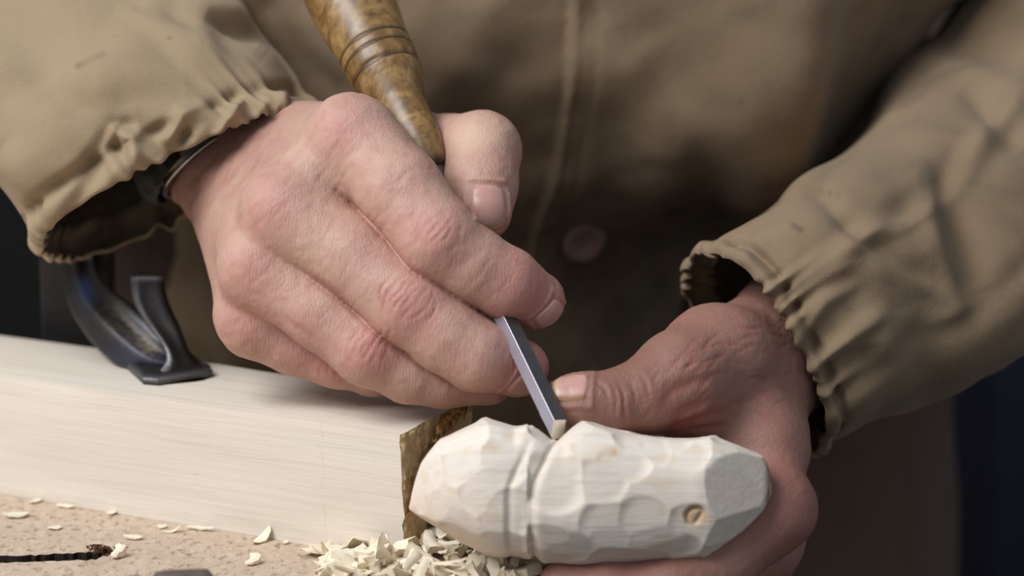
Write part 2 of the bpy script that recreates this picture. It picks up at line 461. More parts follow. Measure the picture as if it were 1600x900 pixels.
# ------------------------------------------------------------------ setting
def box_world(name, lo, hi, mat, parent=None, bevel=0.0):
    lo, hi = np.array(lo, float), np.array(hi, float)
    v = [(x, y, z) for x in (lo[0], hi[0]) for y in (lo[1], hi[1]) for z in (lo[2], hi[2])]
    f = [(0, 1, 3, 2), (4, 6, 7, 5), (0, 4, 5, 1), (2, 3, 7, 6), (0, 2, 6, 4), (1, 5, 7, 3)]
    o = mesh_obj(name, v, f, mat, parent, smooth=False)
    if bevel:
        b = o.modifiers.new('bevel', 'BEVEL'); b.width = bevel; b.segments = 2; b.limit_method = 'ANGLE'
    return o
tag(box_world('floor', (-2.0, -2.0, -.05), (2.0, 1.6, 0.0), M_FLOOR), kind='structure')
tag(box_world('wall_back', (-2.0, 1.25, 0.0), (2.0, 1.35, 2.6), M_WALL), kind='structure')

# ------------------------------------------------------------------ bench
YAW = 0.48
AX = np.array([-math.cos(YAW), math.sin(YAW), 0.0]); BX = np.array([math.sin(YAW), math.cos(YAW), 0.0])
CORNER = on_bench(630, 877)                    # front right bottom corner of the timber block
bench = empty('workbench', (CORNER[0] - .3, CORNER[1] - .2, 0), 'workbench with a rough chipboard top under the timber block', 'workbench')
def bench_pt(a, b, z): return CORNER + AX * a + BX * b + np.array([0, 0, z])
EDGE = on_bench(856, 908)
e_a = float((EDGE - CORNER) @ AX); e_b = float((EDGE - CORNER) @ BX)
def slab(name, a0, a1, b0, b1, z0, z1, mat, parent):
    v = [bench_pt(a, b, z) for a in (a0, a1) for b in (b0, b1) for z in (z0, z1)]
    f = [(0, 1, 3, 2), (4, 6, 7, 5), (0, 4, 5, 1), (2, 3, 7, 6), (0, 2, 6, 4), (1, 5, 7, 3)]
    return mesh_obj(name, v, f, mat, parent, smooth=False)
def bench_top():
    # plate outline with a rough saw slot near the front left, cut through the top skin
    s0, s1 = on_bench(-40, 873), on_bench(150, 866)
    sd = unit(s1 - s0); sn = np.array([sd[1], -sd[0], 0]);  sn = sn if sn[1] < 0 else -sn
    corners = [bench_pt(e_a, .132, 0), bench_pt(.55, .132, 0), bench_pt(.55, -.45, 0), bench_pt(e_a, -.45, 0)]
    n = 26
    top = [s0 - sd * .35]; up = []; dn = []
    for i in range(n + 1):
        t = i / n; j = rng.normal(0, .0005); p = s0 * (1 - t) + s1 * t
        if i == 0: p = s0 - sd * .30
        up.append(p - sn * (.002 + j)); dn.append(p + sn * (.0052 + rng.normal(0, .0004)))
    tipp = s1 + sd * .003
    # two pieces that share the slot's end: behind + right, and front
    out = []
    def prism(poly):
        k = len(poly); b = len(out_v)
        for z in (0, -.025):
            for q in poly: out_v.append((q[0], q[1], BZ + z))
        out_f.append(list(range(b, b + k))); out_f.append(list(range(b + 2 * k - 1, b + k - 1, -1)))
        for i in range(k): out_f.append([b + (i + 1) % k, b + i, b + k + i, b + k + (i + 1) % k])
    out_v, out_f = [], []
    C0, C1, C2, C3 = corners
    def sidecut(p):   # where the slot line meets the left end
        return p + sd * ((.55 - float((p - CORNER) @ AX)) / float(sd @ AX))
    prism([C0, C1] + [sidecut(up[0])] + up[1:] + [tipp] + [bench_pt(e_a, float((tipp - CORNER) @ BX), 0)])
    prism([bench_pt(e_a, float((tipp - CORNER) @ BX), 0), tipp] + dn[:0:-1] + [sidecut(dn[0]), C2, C3])
    mi = [0] * len(out_f)
    for q, f in enumerate(out_f):
        if len(f) == 4:
            m = np.mean([out_v[i] for i in f], 0); t = float((m - s0) @ sd)
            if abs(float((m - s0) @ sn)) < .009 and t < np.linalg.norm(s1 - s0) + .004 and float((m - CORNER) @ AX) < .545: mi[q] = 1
    mesh_obj('bench_top', out_v, out_f, M_BOARD, bench, smooth=False, mats=[M_BOARD, plain('slot_dirt', (48, 38, 31), .9)], midx=mi)  # slot walls coloured dark in place of the shade inside
    slab('slot_floor', .02, .55, -.40, .0, -.030, -.0252, M_BLACK, bench)  # black floor paints the slot's depth as shade
    return tipp
SLOT_END = bench_top()
slab('apron', e_a + .02, .53, .09, .11, -.11, -.0255, M_BOARD, bench)
for a_, b_ in ((e_a + .03, .08), (.5, .08), (e_a + .03, -.40), (.5, -.40)):
    p0 = bench_pt(a_, b_, 0)
    box_world('leg', (p0[0] - .025, p0[1] - .025, 0), (p0[0] + .025, p0[1] + .025, BZ - .0305), M_BOARD, bench, .002)

# ------------------------------------------------------------------ timber block
def timber():
    L, W, H = .36, .0444, .0396
    nx, ny, nz = 140, 14, 14
    vs_, fs_, mi = [], [], []
    def face(f, na, nb, m):
        b = len(vs_)
        for i in range(na + 1):
            for j in range(nb + 1): vs_.append(f(i / na, j / nb))
        for q in grid_faces(na + 1, nb + 1): fs_.append([b + x for x in q]); mi.append(m)
    face(lambda s, t: (-L * s, W * t, H), nx, ny, 0); face(lambda s, t: (-L * s, W * t, 0), nx, ny, 0)
    face(lambda s, t: (-L * s, 0, H * t), nx, nz, 0); face(lambda s, t: (-L * s, W, H * t), nx, nz, 0)
    face(lambda s, t: (0, W * s, H * t), 40, 40, 1); face(lambda s, t: (-L, W * s, H * t), ny, nz, 1)
    V = np.array(vs_); key = np.round(V, 6); u, inv = np.unique(key, axis=0, return_inverse=True); inv = inv.ravel()
    F = np.array([[inv[i] for i in f] for f in fs_])
    V = u.copy()
    # rounded arrises and planed waviness
    e = np.stack([np.minimum(-V[:, 0], V[:, 0] + L), np.minimum(V[:, 1], W - V[:, 1]), np.minimum(V[:, 2], H - V[:, 2])], 1)
    n_edge = (e < .0008).sum(1)
    ctr = np.array([-L / 2, W / 2, H / 2])
    V += (ctr - V) / np.linalg.norm(ctr - V, axis=1, keepdims=True) * np.where(n_edge >= 2, .0004, 0)[:, None]
    V[:, 1] += .0003 * vnoise(u * np.array([40, 90, 90]), 3); V[:, 2] += np.where(u[:, 2] > .001, .00035 * vnoise(u * np.array([30, 90, 90]), 4), 0)
    endm = u[:, 0] > -1e-4
    V[endm, 0] += .0005 * fbm(u[endm] * 700, 8, 2) - .0003
    # the end is sawn a touch out of square
    V[:, 0] += np.where(u[:, 0] > -.02, (1 - u[:, 2] / H) * .0012, 0)
    me = bpy.data.meshes.new('timber_block'); me.from_pydata(V.tolist(), [], F.tolist()); me.update()
    me.materials.append(M_BLOCK); me.materials.append(M_END); me.polygons.foreach_set('material_index', np.array(mi, np.int32))
    import bmesh
    b = bmesh.new(); b.from_mesh(me); bmesh.ops.recalc_face_normals(b, faces=b.faces); b.to_mesh(me); b.free()
    o = bpy.data.objects.new('timber_block', me); col.objects.link(o); o.location = CORNER; o.rotation_euler = (0, 0, -YAW)
    return tag(o, 'long pale squared timber block lying on the bench', 'timber')
timber()
BLOCK_TOP = BZ + .0396

# ------------------------------------------------------------------ carved piece
def carving():
    top = [(640, 792), (643, 772), (649, 750), (657, 730), (668, 708), (690, 684), (720, 671), (752, 658), (762, 655), (785, 661), (803, 669), (816, 662), (832, 658), (848, 667), (864, 680), (880, 681), (893, 668), (910, 662), (940, 666), (975, 676), (1030, 684), (1075, 685), (1105, 681), (1130, 687), (1160, 698), (1183, 706), (1197, 722), (1203, 745), (1205, 762)]
    bot = [(640, 797), (650, 803), (662, 809), (690, 828), (720, 843), (750, 857), (770, 866), (790, 868), (810, 869), (826, 873), (835, 870), (850, 877), (900, 879), (960, 878), (1020, 875), (1070, 870), (1096, 868), (1106, 874), (1120, 861), (1150, 840), (1180, 812), (1197, 786), (1204, 768), (1205, 764)]
    T, B = np.array(top, float), np.array(bot, float)
    nr, nc = 300, 220
    X = 640.5 + (1204.5 - 640.5) * (.5 - .5 * np.cos(np.linspace(0, math.pi, nr))) * .55 + .45 * np.linspace(0, 564, nr) 
    X = np.clip(640.5 + (X - X[0]) / (X[-1] - X[0]) * 564, 640.5, 1204.5)
    ty, by = np.interp(X, T[:, 0], T[:, 1]), np.interp(X, B[:, 0], B[:, 1])
    smooth = lambda a: np.convolve(np.pad(a, 2, 'edge'), [.1, .2, .4, .2, .1], 'valid')
    ty, by = smooth(ty), smooth(by)
    yc, hv = (ty + by) / 2, (by - ty) / 2
    hmid = np.convolve(np.pad(hv, 12, 'edge'), np.ones(25) / 25, 'valid')
    depth = np.minimum(hmid * .92, hv * 1.05 + 8) * np.clip((hv / 60) ** .5, 0, 1)
    th = np.linspace(0, 2 * math.pi, nc, endpoint=False)
    c, s_ = np.cos(th), np.sin(th)                  # c: up, s: towards the viewer
    sq = (np.abs(c) ** 2.5 + np.abs(s_) ** 2.5) ** (-1 / 2.5)
    W0 = 16.0
    YY = yc[:, None] - hv[:, None] * (c * sq)[None]; DD = depth[:, None] * (s_ * sq)[None] / 5.247
    XX = np.repeat(X[:, None], nc, 1)
    Q = np.stack([(XX - 800) / 5.247, (450 - YY) / 5.247, W0 + DD], -1)     # mm
    C = np.stack([(X - 800) / 5.247, (450 - yc) / 5.247, np.full(nr, W0)], -1)
    # knife facets: every facet is the plane that touches the form at its centre; the lowest nearby plane wins
    dX, dT = np.gradient(Q, axis=0), (np.roll(Q, -1, 1) - np.roll(Q, 1, 1)) / 2
    N = np.cross(dX, dT); N /= np.linalg.norm(N, axis=-1, keepdims=True) + 1e-9
    if (N * (Q - C[:, None])).sum() < 0: N = -N
    R = Q - C[:, None]; Rl = np.linalg.norm(R, axis=-1); Rd = R / (Rl[..., None] + 1e-9)
    best = np.full((nr, nc), 1e9)
    cells = [(rng.uniform(648, 1195), rng.uniform(0, 2 * math.pi)) for _ in range(150)]
    for cx, ct in cells:
        i = int(np.argmin(np.abs(X - cx))); j = int(ct / (2 * math.pi) * nc) % nc
        if 800 < cx < 885 and math.cos(ct) > .3: continue
        p, n = Q[i, j], N[i, j]; n = unit(n + rng.normal(0, .06, 3) * np.array([.6, 1, 1]))
        den = Rd @ n; num = (p - C) @ n
        t = num[:, None] / np.where(den > .15, den, 1e-9)
        d = np.linalg.norm(Q - p, axis=-1)
        pen = .10 * np.clip(d - 5.5, 0, 40) ** 2 + np.where((XX < 826) != (cx < 826), 6.0, 0)
        cand = np.where((den > .15) & (d < 22), t + pen, 1e9)
        best = np.minimum(best, np.maximum(cand, Rl - 1.5))
    fac = np.where(best < 1e8, best, Rl)
    keep = sstep(644, 660, XX)
    Rn = Rl * (1 - keep) + (Rl + .72 * np.clip(fac - Rl - .12, -1.5, 1.3)) * keep
    # broad cuts at the thick end
    for (qx, qy, qd), qn in (((1112, 740, .95), (.60, .10, .79)), ((1118, 842, .7), (.62, -.52, .58)), ((1150, 700, .5), (.45, .85, .28))):
        i = int(np.argmin(np.abs(X - qx))); pq = np.array([(qx - 800) / 5.247, (450 - qy) / 5.247, W0 + depth[i] / 5.247 * qd]); qn = unit(qn)
        den = Rd @ qn; num = (pq - C) @ qn
        tq = np.where(den > .12, num[:, None] / np.where(den > .12, den, 1), 1e9)
        Rn = np.where((XX > 1098) & (tq > 1), np.minimum(Rn, tq), Rn)
    # the notch line and collar round the neck
    g = 829 + 44 * np.clip((770 - YY) / 90, 0, 2) ** 1.25 + 7 * np.clip((YY - 835) / 35, 0, 2)
    sx = XX - g
    Rn = Rn - 1.15 * np.exp(-(np.where(sx < 0, sx / 3.5, sx / 8.0)) ** 2) - .6 * sstep(-44, -34, sx) * sstep(2, -3, sx)
    g2 = 796 + 34 * np.clip((770 - YY) / 90, 0, 2) ** 1.25
    Rn = Rn - .4 * np.exp(-((XX - g2) / 6.0) ** 2)
    # ridge at the cut end and the knot
    front = s_[None] > 0
    kd = np.sqrt((XX - 1088) ** 2 + ((YY - 808) * 1.05) ** 2) * (1 + .18 * vnoise(Q / 2.4, 31)) + np.where(front, 0, 999)
    ringd = np.exp(-((kd - 15) / 3.4) ** 2); ang = np.arctan2(YY - 808, XX - 1088)
    Rn = Rn - ringd * (.8 + .8 * np.cos(ang + 2.2)) - (.5 + .9 * np.exp(-((XX - 1092 + (YY - 808) * .6) / 3) ** 2)) * sstep(15, 8, kd)
    Rn = Rn + .05 * fbm(Q / np.array([5.0, 1.5, 1.5]), 4, 2) * keep
    Q2 = C[:, None] + Rd * Rn[..., None]
    V = np.concatenate([Q2.reshape(-1, 3), [C[0] - [.3, 0, 0]], [C[-1] + [.2, 0, 0]]])
    # perspective-true placing: widen with depth
    V[:, :2] *= ((D0 - V[:, 2]) / D0)[:, None]
    F = grid_faces(nr, nc, True).tolist()
    nq = nr * nc
    for j in range(nc):
        F.append([nq, (j + 1) % nc, j]); F.append([nq + 1, (nr - 1) * nc + j, (nr - 1) * nc + (j + 1) % nc])
    bark = np.zeros((nr, nc)); bark += np.exp(-((XX - 1202) / 6.5) ** 2) * sstep(-.2, .2, vnoise(Q / 4, 2) + .4) * (YY < 800) * .9
    bark = np.clip(bark + ringd * np.clip(.55 + .6 * np.cos(ang + 2.4), 0, 1) * .8, 0, 1)
    warm = .55 * sstep(24, 12, kd) * (kd < 90) + .7 * np.exp(-((XX - 960) / 7) ** 2 - ((YY - 706) / 6) ** 2) * front + .5 * np.exp(-((XX - 770) / 14) ** 2 - ((YY - 700) / 5) ** 2) * front
    warm = warm + .4 * sstep(.25, .7, fbm(Q / np.array([9, 3, 3]), 6, 2)) * .5 + .12 * np.exp(-(sx / 4) ** 2)
    pad = lambda a: np.concatenate([np.clip(a, 0, 1).ravel(), [a[0].mean(), a[-1].mean()]])
    o = mesh_obj('carved_figure', to_world(V), F, M_CARVE, attrs={'bark': pad(bark), 'warm': pad(warm)})
    o.data.polygons.foreach_set('use_smooth', np.ones(len(o.data.polygons), bool))
    return tag(o, 'pale half-carved wooden figure with knife facets held between thumb and fingers', 'carving')
carving()

# ------------------------------------------------------------------ chisel
def chisel():
    w_at = lambda py: 19.0 - .58 * (676 - py) / 5.247 * 1.1
    A = P(547 - .432 * 60, -60 * .902, w_at(-54)); Tp = P(877, 679, w_at(679))
    axis = unit(Tp - A); L = np.linalg.norm(Tp - A)
    view = np.array([0, 0, 1.0]); n0 = unit(view - axis * (view @ axis)); s0 = np.cross(axis, n0)   # n0 towards viewer
    if s0[0] < 0: s0 = -s0
    root = empty('wood_chisel', to_world(A), 'narrow steel chisel with a turned mottled wooden handle, cutting the carving', 'chisel')
    k = L / (745 + 60.0)                       # mm per picture pixel along the axis
    prof = [(-60, 66), (-20, 71), (25, 70), (60, 66), (80, 63), (95, 62), (97, 60), (100, 60), (103, 62), (112, 61.5), (114, 59.6), (117, 59.6), (119, 61.5), (132, 60), (136, 59), (139, 56), (143, 56), (147, 59), (156, 56), (170, 50), (190, 43), (210, 39), (232, 38), (252, 38.5), (268, 37), (282, 34), (296, 30), (306, 24), (310, 16), (311, 4)]
    pr = np.array(prof, float)
    a = np.concatenate([np.linspace(-60, 90, 30), np.linspace(91, 160, 90), np.linspace(162, 311, 74)])
    r = np.interp(a, pr[:, 0], pr[:, 1]) / 5.247
    r = np.convolve(np.pad(r, 2, 'edge'), [.1, .2, .4, .2, .1], 'valid')
    r[-1] = .3; r[0] = .3
    nc = 72; th = np.linspace(0, 2 * math.pi, nc, endpoint=False)
    V = A + ((a + 60) * k)[:, None, None] * axis + r[:, None, None] * (np.cos(th)[None, :, None] * n0 + np.sin(th)[None, :, None] * s0)
    gr = np.zeros(len(a))
    for g0 in (98.5, 115.5, 141): gr += np.exp(-((a - g0) / 1.8) ** 2)
    gr += sstep(294, 308, a) * .9
    mesh_obj('handle', to_world(V.reshape(-1, 3)), grid_faces(len(a), nc, True)[:, ::-1], M_HANDLE, root, attrs={'groove': np.repeat(np.clip(gr, 0, 1), nc)})
    # blade: square-shouldered bar turned so that one broad face and one narrow side show
    n1 = unit(n0 * .70 - s0 * .71); s1 = np.cross(axis, n1);  s1 = s1 if s1[0] > 0 else -s1
    hw, hs = 2.55, 2.55       # half sizes along s1 (broad face width) and n1
    b0 = 304; rows = []
    sec = [(-hw, hs - .9), (-hw + .9, hs), (hw - .14, hs), (hw, hs - .14), (hw, -hs + .4), (hw - .4, -hs), (-hw + .4, -hs), (-hw, -hs + .4)]
    at = [b0, 330, 500, 600, 690, 730]
    Vb = []
    for q in at:
        f = 1.05 if q < 340 else 1.0
        for u, n in sec: Vb.append(A + (q + 60) * k * axis + s1 * u * f + n1 * n * f)
    for u, n in sec:                                 # slanted cutting end
        Vb.append(A + (745 + 60) * k * axis + s1 * u + n1 * n - axis * ((hs - n) * .10 + (u + hw) * .70))
    ns = len(sec); F = []
    for i in range(len(at)):
        for j in range(ns): F.append([i * ns + j, i * ns + (j + 1) % ns, (i + 1) * ns + (j + 1) % ns, (i + 1) * ns + j])
    mi = [2 if q % ns == 3 else 0 for q in range(len(F))]
    F.append(list(range(len(at) * ns, (len(at) + 1) * ns))); mi.append(1); F.append(list(range(ns))[::-1]); mi.append(0)
    F = [f[::-1] for f in F]
    o = mesh_obj('blade', to_world(Vb), F, M_BLADE, root, smooth=False, mats=[M_BLADE, M_BEVEL, M_SIDE], midx=mi)
    b = o.modifiers.new('bevel', 'BEVEL'); b.width = .00025; b.segments = 2; b.limit_method = 'ANGLE'; b.angle_limit = .4
chisel()

# ------------------------------------------------------------------ person
person = empty('person', (0.0, 0.20, 0.0), 'person in a worn khaki canvas work jacket carving wood, seen from the chest down', 'person')

def right_hand():
    S = Shape()
    idx = [J(562, 224, -17, 13.2), J(625, 296, -7, 12.6), J(686, 376, 1, 12.0), J(740, 415, -1, 11.0), J(790, 442, -3, 10.4), J(838, 469, -9, 8.7)]
    mid = [J(452, 338, -14, 12.3), J(552, 402, -9, 12.2), J(640, 478, -2, 11.8), J(700, 526, -1, 10.8), J(745, 556, -1, 10.3), J(812, 573, -8, 8.8)]
    rin = [J(405, 425, -18, 11.2), J(500, 492, -13, 10.2), J(575, 549, -9, 10.3), J(640, 582, -12, 9.0), J(690, 590, -14, 8.8), J(765, 594, -18, 7.6)]
    lit = [J(398, 505, -27, 10.2), J(460, 538, -28, 9.0), J(524, 564, -27, 8.0), J(580, 580, -30, 7.2), J(640, 586, -32, 6.5)]
    thb = [J(545, 262, -68, 14), J(645, 240, -66, 13), J(752, 236, -37, 11.4)]
    thd = [J(752, 236, -37, 11.4), J(752, 285, -27, 10.4), J(754, 330, -20, 9.0)]
    palm = [
        (*J(430, 225, -62, 14), *J(552, 224, -22, 12.5)),
        (*J(408, 250, -64, 15), *J(442, 332, -17, 12)),
        (*J(380, 272, -64, 14.5), *J(402, 420, -20, 11)),
        (*J(352, 296, -66, 12.5), *J(394, 495, -32, 9.5)),
        (*J(440, 250, -75, 17), *J(560, 300, -55, 17)),
        (*J(420, 330, -62, 15), *J(500, 430, -45, 15)),
        (*J(440, 430, -45, 12), *J(520, 520, -40, 10)),
        (*J(495, 275, -20, 12), *J(552, 326, -24, 10.5)), (*J(425, 378, -26, 10.5), *J(482, 425, -26, 9)), (*J(400, 462, -33, 9), *J(446, 500, -33, 7.5)),
        (*J(470, 270, -80, 16), *J(600, 262, -64, 13)),
        # wrist and forearm inside the sleeve
        (*J(420, 228, -70, 13.5), *J(305, 130, -120, 15)),
        (*J(345, 288, -70, 12.5), *J(250, 205, -118, 18)),
        (*J(388, 255, -72, 16), *J(290, 155, -120, 20)),
        (*J(290, 155, -120, 22), *J(150, 20, -170, 30)),
    ]
    S.group(palm, 9)
    S.group([(*J(540, 200, -15, 9.3), *J(540, 197, -15.5, 9.3)), (*J(432, 322, -12.5, 9.0), *J(440, 330, -12.5, 9)),
             (*J(394, 408, -17, 8.0), *J(402, 418, -17, 8)), (*J(380, 492, -26, 7.8), *J(390, 508, -26, 7.4)),
             # tendons
             (*J(425, 235, -51, 3.4), *J(525, 205, -14, 4.6)), (*J(400, 256, -51, 3.4), *J(428, 318, -11, 4.4)),
             (*J(372, 285, -54, 3.0), *J(390, 402, -14, 4.0))], 4, 6)
    n0 = len(S.groups)
    fl = [chain(f) for f in (idx, mid, rin, lit)]
    # fingers: crisp against each other, soft where they leave the hand
    class FS(Shape): pass
    S.groups.append((None, None, None)); S.groups.pop()
    return S, fl, chain(thb), chain(thd)
def combine(S, fingers, k_palm, k_between):
    """a Shape whose fingers meet each other crisply but melt into the palm"""
    base = Shape(); base.groups = S.groups
    class Comb(Shape):
        def at(self, X):
            X = np.asarray(X, np.float32); t = base.at(X); f = None
            for ch, kk in fingers:
                g = None
                for pr in ch:
                    d = cone_d(X, *pr); g = d if g is None else smin(g, d, kk)
                f = g if f is None else smin(f, g, k_between)
            return smin(t, f, k_palm)
        def mesh(self, h, pad=3.0):
            alls = [pr for g in base.groups for pr in g[0]] + [pr for ch, _ in fingers for pr in ch]
            mn = np.min([np.minimum(p[0] - p[1], p[2] - p[3]) for p in alls], 0) - pad
            mx = np.max([np.maximum(p[0] + p[1], p[2] + p[3]) for p in alls], 0) + pad
            n = np.ceil((mx - mn) / h).astype(int) + 1
            ax = [(mn[i] + h * np.arange(n[i])).astype(np.float32) for i in range(3)]
            def fill(F, pr, k):
                a, ra, b, rb = pr; m = k + k_palm + 4 * h + 1
                l = np.maximum(((np.minimum(a - ra, b - rb) - m - mn) / h).astype(int), 0)
                u = np.minimum(((np.maximum(a + ra, b + rb) + m - mn) / h).astype(int) + 2, n)
                sl = tuple(slice(l[i], u[i]) for i in range(3))
                X = np.stack(np.meshgrid(*[ax[i][sl[i]] for i in range(3)], indexing='ij'), -1)
                F[sl] = smin(F[sl], cone_d(X, *pr), k)
            T = None
            for prims, k, kj in base.groups:
                F = np.full(n, 50.0, np.float32)
                for pr in prims: fill(F, pr, k)
                T = F if T is None else smin(T, F, kj)
            FF = np.full(n, 50.0, np.float32)
            for ch, kk in fingers:
                F = np.full(n, 50.0, np.float32)
                for pr in ch: fill(F, pr, kk)
                FF = smin(FF, F, k_between)
            return surface_nets(smin(T, FF, k_palm), mn, h)
    return Comb()

S_, fl_, tb_, td_ = right_hand()
RS = combine(S_, [(c_, 3.0) for c_ in fl_] + [(tb_ + td_, 5.0)], 5.5, .6)
RH = Hand(RS, .6)
def axis_of(a, b): return P(*b) - P(*a)
ki = axis_of((640, 330, -6), (740, 415, -1)); km = axis_of((590, 440, 0), (700, 526, 1)); kr = axis_of((540, 525, -11), (640, 582, -12)); kl = axis_of((490, 550, -28), (580, 580, -30))
FRONT = np.array([.12, .12, 1.0])
RH.knuckle((686, 376, -1), ki, FRONT, [(-5.5, .62), (-3.0, .95), (-.6, .55), (1.8, .9), (4.2, .5), (-8, .5)], 8.0, .26, .34)
RH.knuckle((640, 476, -2), km, FRONT, [(-9, .7), (-6.6, .9), (-4.6, .7), (-2.5, .9), (-.4, .65), (1.6, .95), (4.5, .8), (7.5, .5)], 9.0, .32, .55)
RH.knuckle((578, 547, -9), kr, FRONT, [(-6.5, .8), (-4.2, .9), (-2.2, .7), (-.4, .9), (2.2, .95), (4.6, .5)], 7.5, .32, .5)
RH.knuckle((526, 568, -27), kl, np.array([-.1, -.3, 1.0]), [(-4.6, .8), (-2.4, .9), (.2, .95), (2.6, .8), (5.5, .6)], 6.5, .3, .45)
for pts, dp, wd, ti in (  # first three lines tint the shade between the fingers into the skin
    ([(538, 285), (550, 312), (564, 332), (592, 364), (632, 406), (692, 447), (745, 487)], .0, .8, .15),
    ([(478, 422), (500, 440), (530, 462), (560, 496)], .15, 1.0, .45),
    ([(440, 492), (466, 508), (492, 528)], .15, 1.0, .45),
    ([(700, 398), (716, 378), (722, 352)], .15, .8, .2), ([(733, 446), (756, 420), (768, 398)], .15, .8, .2), ([(760, 468), (790, 445), (808, 420)], .10, .7, .15)):
    RH.line(pts, dp, wd, ti)
# the fingers press together: a deep narrow furrow runs where two of them meet
fd = np.array([np.min([cone_d(RH.V.astype(np.float32), *pr) for pr in ch], 0) for ch in fl_])
fs_ = np.sort(fd, 0); gap = fs_[1] - fs_[0]
mcp = np.min([np.linalg.norm(RH.V - P(*c_), axis=1) for c_ in ((530, 200, -8), (430, 322, -6), (392, 415, -10), (372, 500, -20))], 0)
furrow = np.exp(-(gap / 1.0) ** 2) * (fs_[0] < 2.5) * sstep(-.1, .3, RH.N[:, 2]) * sstep(15, 24, mcp)
RH.at['crease'] = np.clip(RH.at['crease'] + .1 * furrow, 0, 1); RH.furrow = furrow  # a little of the furrow's shade goes into the crease colour
# loose skin lines over the back of the hand and the proximal finger segments
for i in range(46):
    x0, y0 = rng.uniform(395, 640), rng.uniform(210, 520)
    if y0 < (x0 - 395) * .4 + 170 or y0 > (x0 - 395) * .55 + 470: continue
    l = rng.uniform(12, 30); an = math.radians(rng.uniform(-62, -38))
    pts = [(x0 + l * q * math.cos(an) + rng.normal(0, 1), y0 + l * q * math.sin(an) + rng.normal(0, 1)) for q in (-1, -.4, .3, 1)]
    RH.line(pts, .10, .55, .12)
for i in range(26):
    x0, y0 = rng.uniform(300, 430), rng.uniform(200, 330)
    l = rng.uniform(18, 45); an = math.radians(rng.uniform(-70, -40))
    RH.line([(x0 - l * math.cos(an), y0 - l * math.sin(an)), (x0 + 2, y0), (x0 + l * math.cos(an), y0 + l * math.sin(an))], .18, .8, .12)
RH.skin_noise()
for c_, r_, a_ in (((530, 195, -2), 9, .36), ((428, 322, 0), 9, .36), ((392, 420, -5), 9, .34), ((372, 505, -15), 9, .32), ((690, 375, 10), 9, .4), ((640, 480, 14), 10, .55), ((578, 548, 0), 8, .55), ((530, 570, -18), 8, .5),
                   ((850, 480, -4), 14, .45), ((800, 430, 6), 12, .3), ((800, 590, 0), 12, .45), ((790, 260, -30), 10, .35), ((770, 340, -12), 9, .4), ((600, 330, 2), 14, .15), ((480, 520, -15), 14, .25)):
    RH.spot('flush', c_, r_, a_)
for c_, r_, a_ in (((745, 215, -26), 8, .7), ((470, 390, -5), 12, .25), ((560, 300, -5), 10, .2)): RH.spot('pale', c_, r_, a_)
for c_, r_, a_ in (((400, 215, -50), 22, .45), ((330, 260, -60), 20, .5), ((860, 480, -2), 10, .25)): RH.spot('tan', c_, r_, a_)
RH.bake()

def left_hand():
    S = Shape()
    palm = [
        (*J(1060, 590, -8, 13.2), *J(1120, 565, -22, 15.5)),
        (*J(1120, 565, -22, 16), *J(1178, 568, -44, 17.5)),
        (*J(1180, 585, -44, 15), *J(1198, 700, -18, 11)),
        (*J(1198, 700, -18, 10.5), *J(1208, 790, 0, 10)),
        (*J(1150, 640, -36, 17), *J(1150, 760, -32, 16)),
        (*J(1080, 640, -16, 11), *J(1170, 690, -22, 13)),
        (*J(1170, 690, -30, 14), *J(1190, 800, -26, 12)),
        (*J(1130, 640, -40, 16), *J(1140, 800, -46, 14)),
        # wrist and forearm
        (*J(1178, 560, -46, 17), *J(1275, 470, -90, 20)),
        (*J(1195, 600, -48, 15), *J(1290, 520, -92, 19)),
        (*J(1280, 490, -92, 22), *J(1440, 360, -140, 34)),
    ]
    S.group(palm, 9)
    S.group([(*J(1212, 785, 3, 9), *J(1212, 800, 3, 9)), (*J(1200, 845, -22, 9), *J(1200, 850, -22, 9)), (*J(1190, 870, -44, 8.5), *J(1190, 872, -44, 8.5)),
             (*J(1075, 575, -6, 8), *J(1080, 572, -8, 8)), (*J(1120, 540, -14, 4), *J(990, 606, 0, 4)),
             (*J(1165, 555, -32, 5), *J(1200, 690, -10, 5))], 4, 6)
    th = [J(1062, 598, -6, 12.4), J(1010, 622, 0, 10.0), J(955, 633, 3, 9.6), J(915, 633, 4, 9.2), J(882, 633, 5, 8.0)]
    ix = [J(1210, 800, 0, 10.5), J(1130, 880, 12, 9.6), J(1040, 918, 17, 9.4), J(950, 922, 17, 8.8), J(885, 915, 15, 8.2)]
    mi = [J(1195, 850, -26, 10), J(1110, 915, -8, 9.4), J(1030, 940, 2, 9.0), J(960, 945, 4, 8.0)]
    ri = [J(1185, 872, -46, 9.5), J(1110, 925, -30, 9), J(1050, 935, -16, 8.4), J(1000, 930, -10, 7.6)]
    li = [J(1175, 880, -62, 8.5), J(1120, 925, -50, 8), J(1080, 930, -38, 7.2), J(1050, 920, -32, 6.6)]
    return S, [chain(q) for q in (th, ix, mi, ri, li)]
S2_, fl2_ = left_hand()
LS = combine(S2_, [(c_, 3.0) for c_ in fl2_], 9.0, .8)
LH = Hand(LS, .62)
for pts, dp, wd, ti in (
    ([(1038, 676), (1062, 664), (1095, 654), (1132, 642)], .9, 1.3, .75), ([(1070, 672), (1100, 668), (1135, 664)], .45, .9, .4), ([(1050, 650), (1080, 636), (1110, 622)], .4, 1.0, .35),
    ([(1030, 640), (1050, 612), (1085, 596), (1120, 590)], .5, 1.6, .35), ([(966, 598), (973, 616), (975, 640), (978, 662)], .35, .6, .3), ([(958, 602), (964, 622), (962, 648)], .25, .5, .3),
    ([(930, 596), (944, 606), (950, 622)], .3, .5, .3), ([(985, 596), (990, 610), (994, 630)], .2, .5, .2), ([(1000, 585), (1010, 600), (1014, 622)], .2, .6, .2)):
    LH.line(pts, dp, wd, ti, raise_=.25)
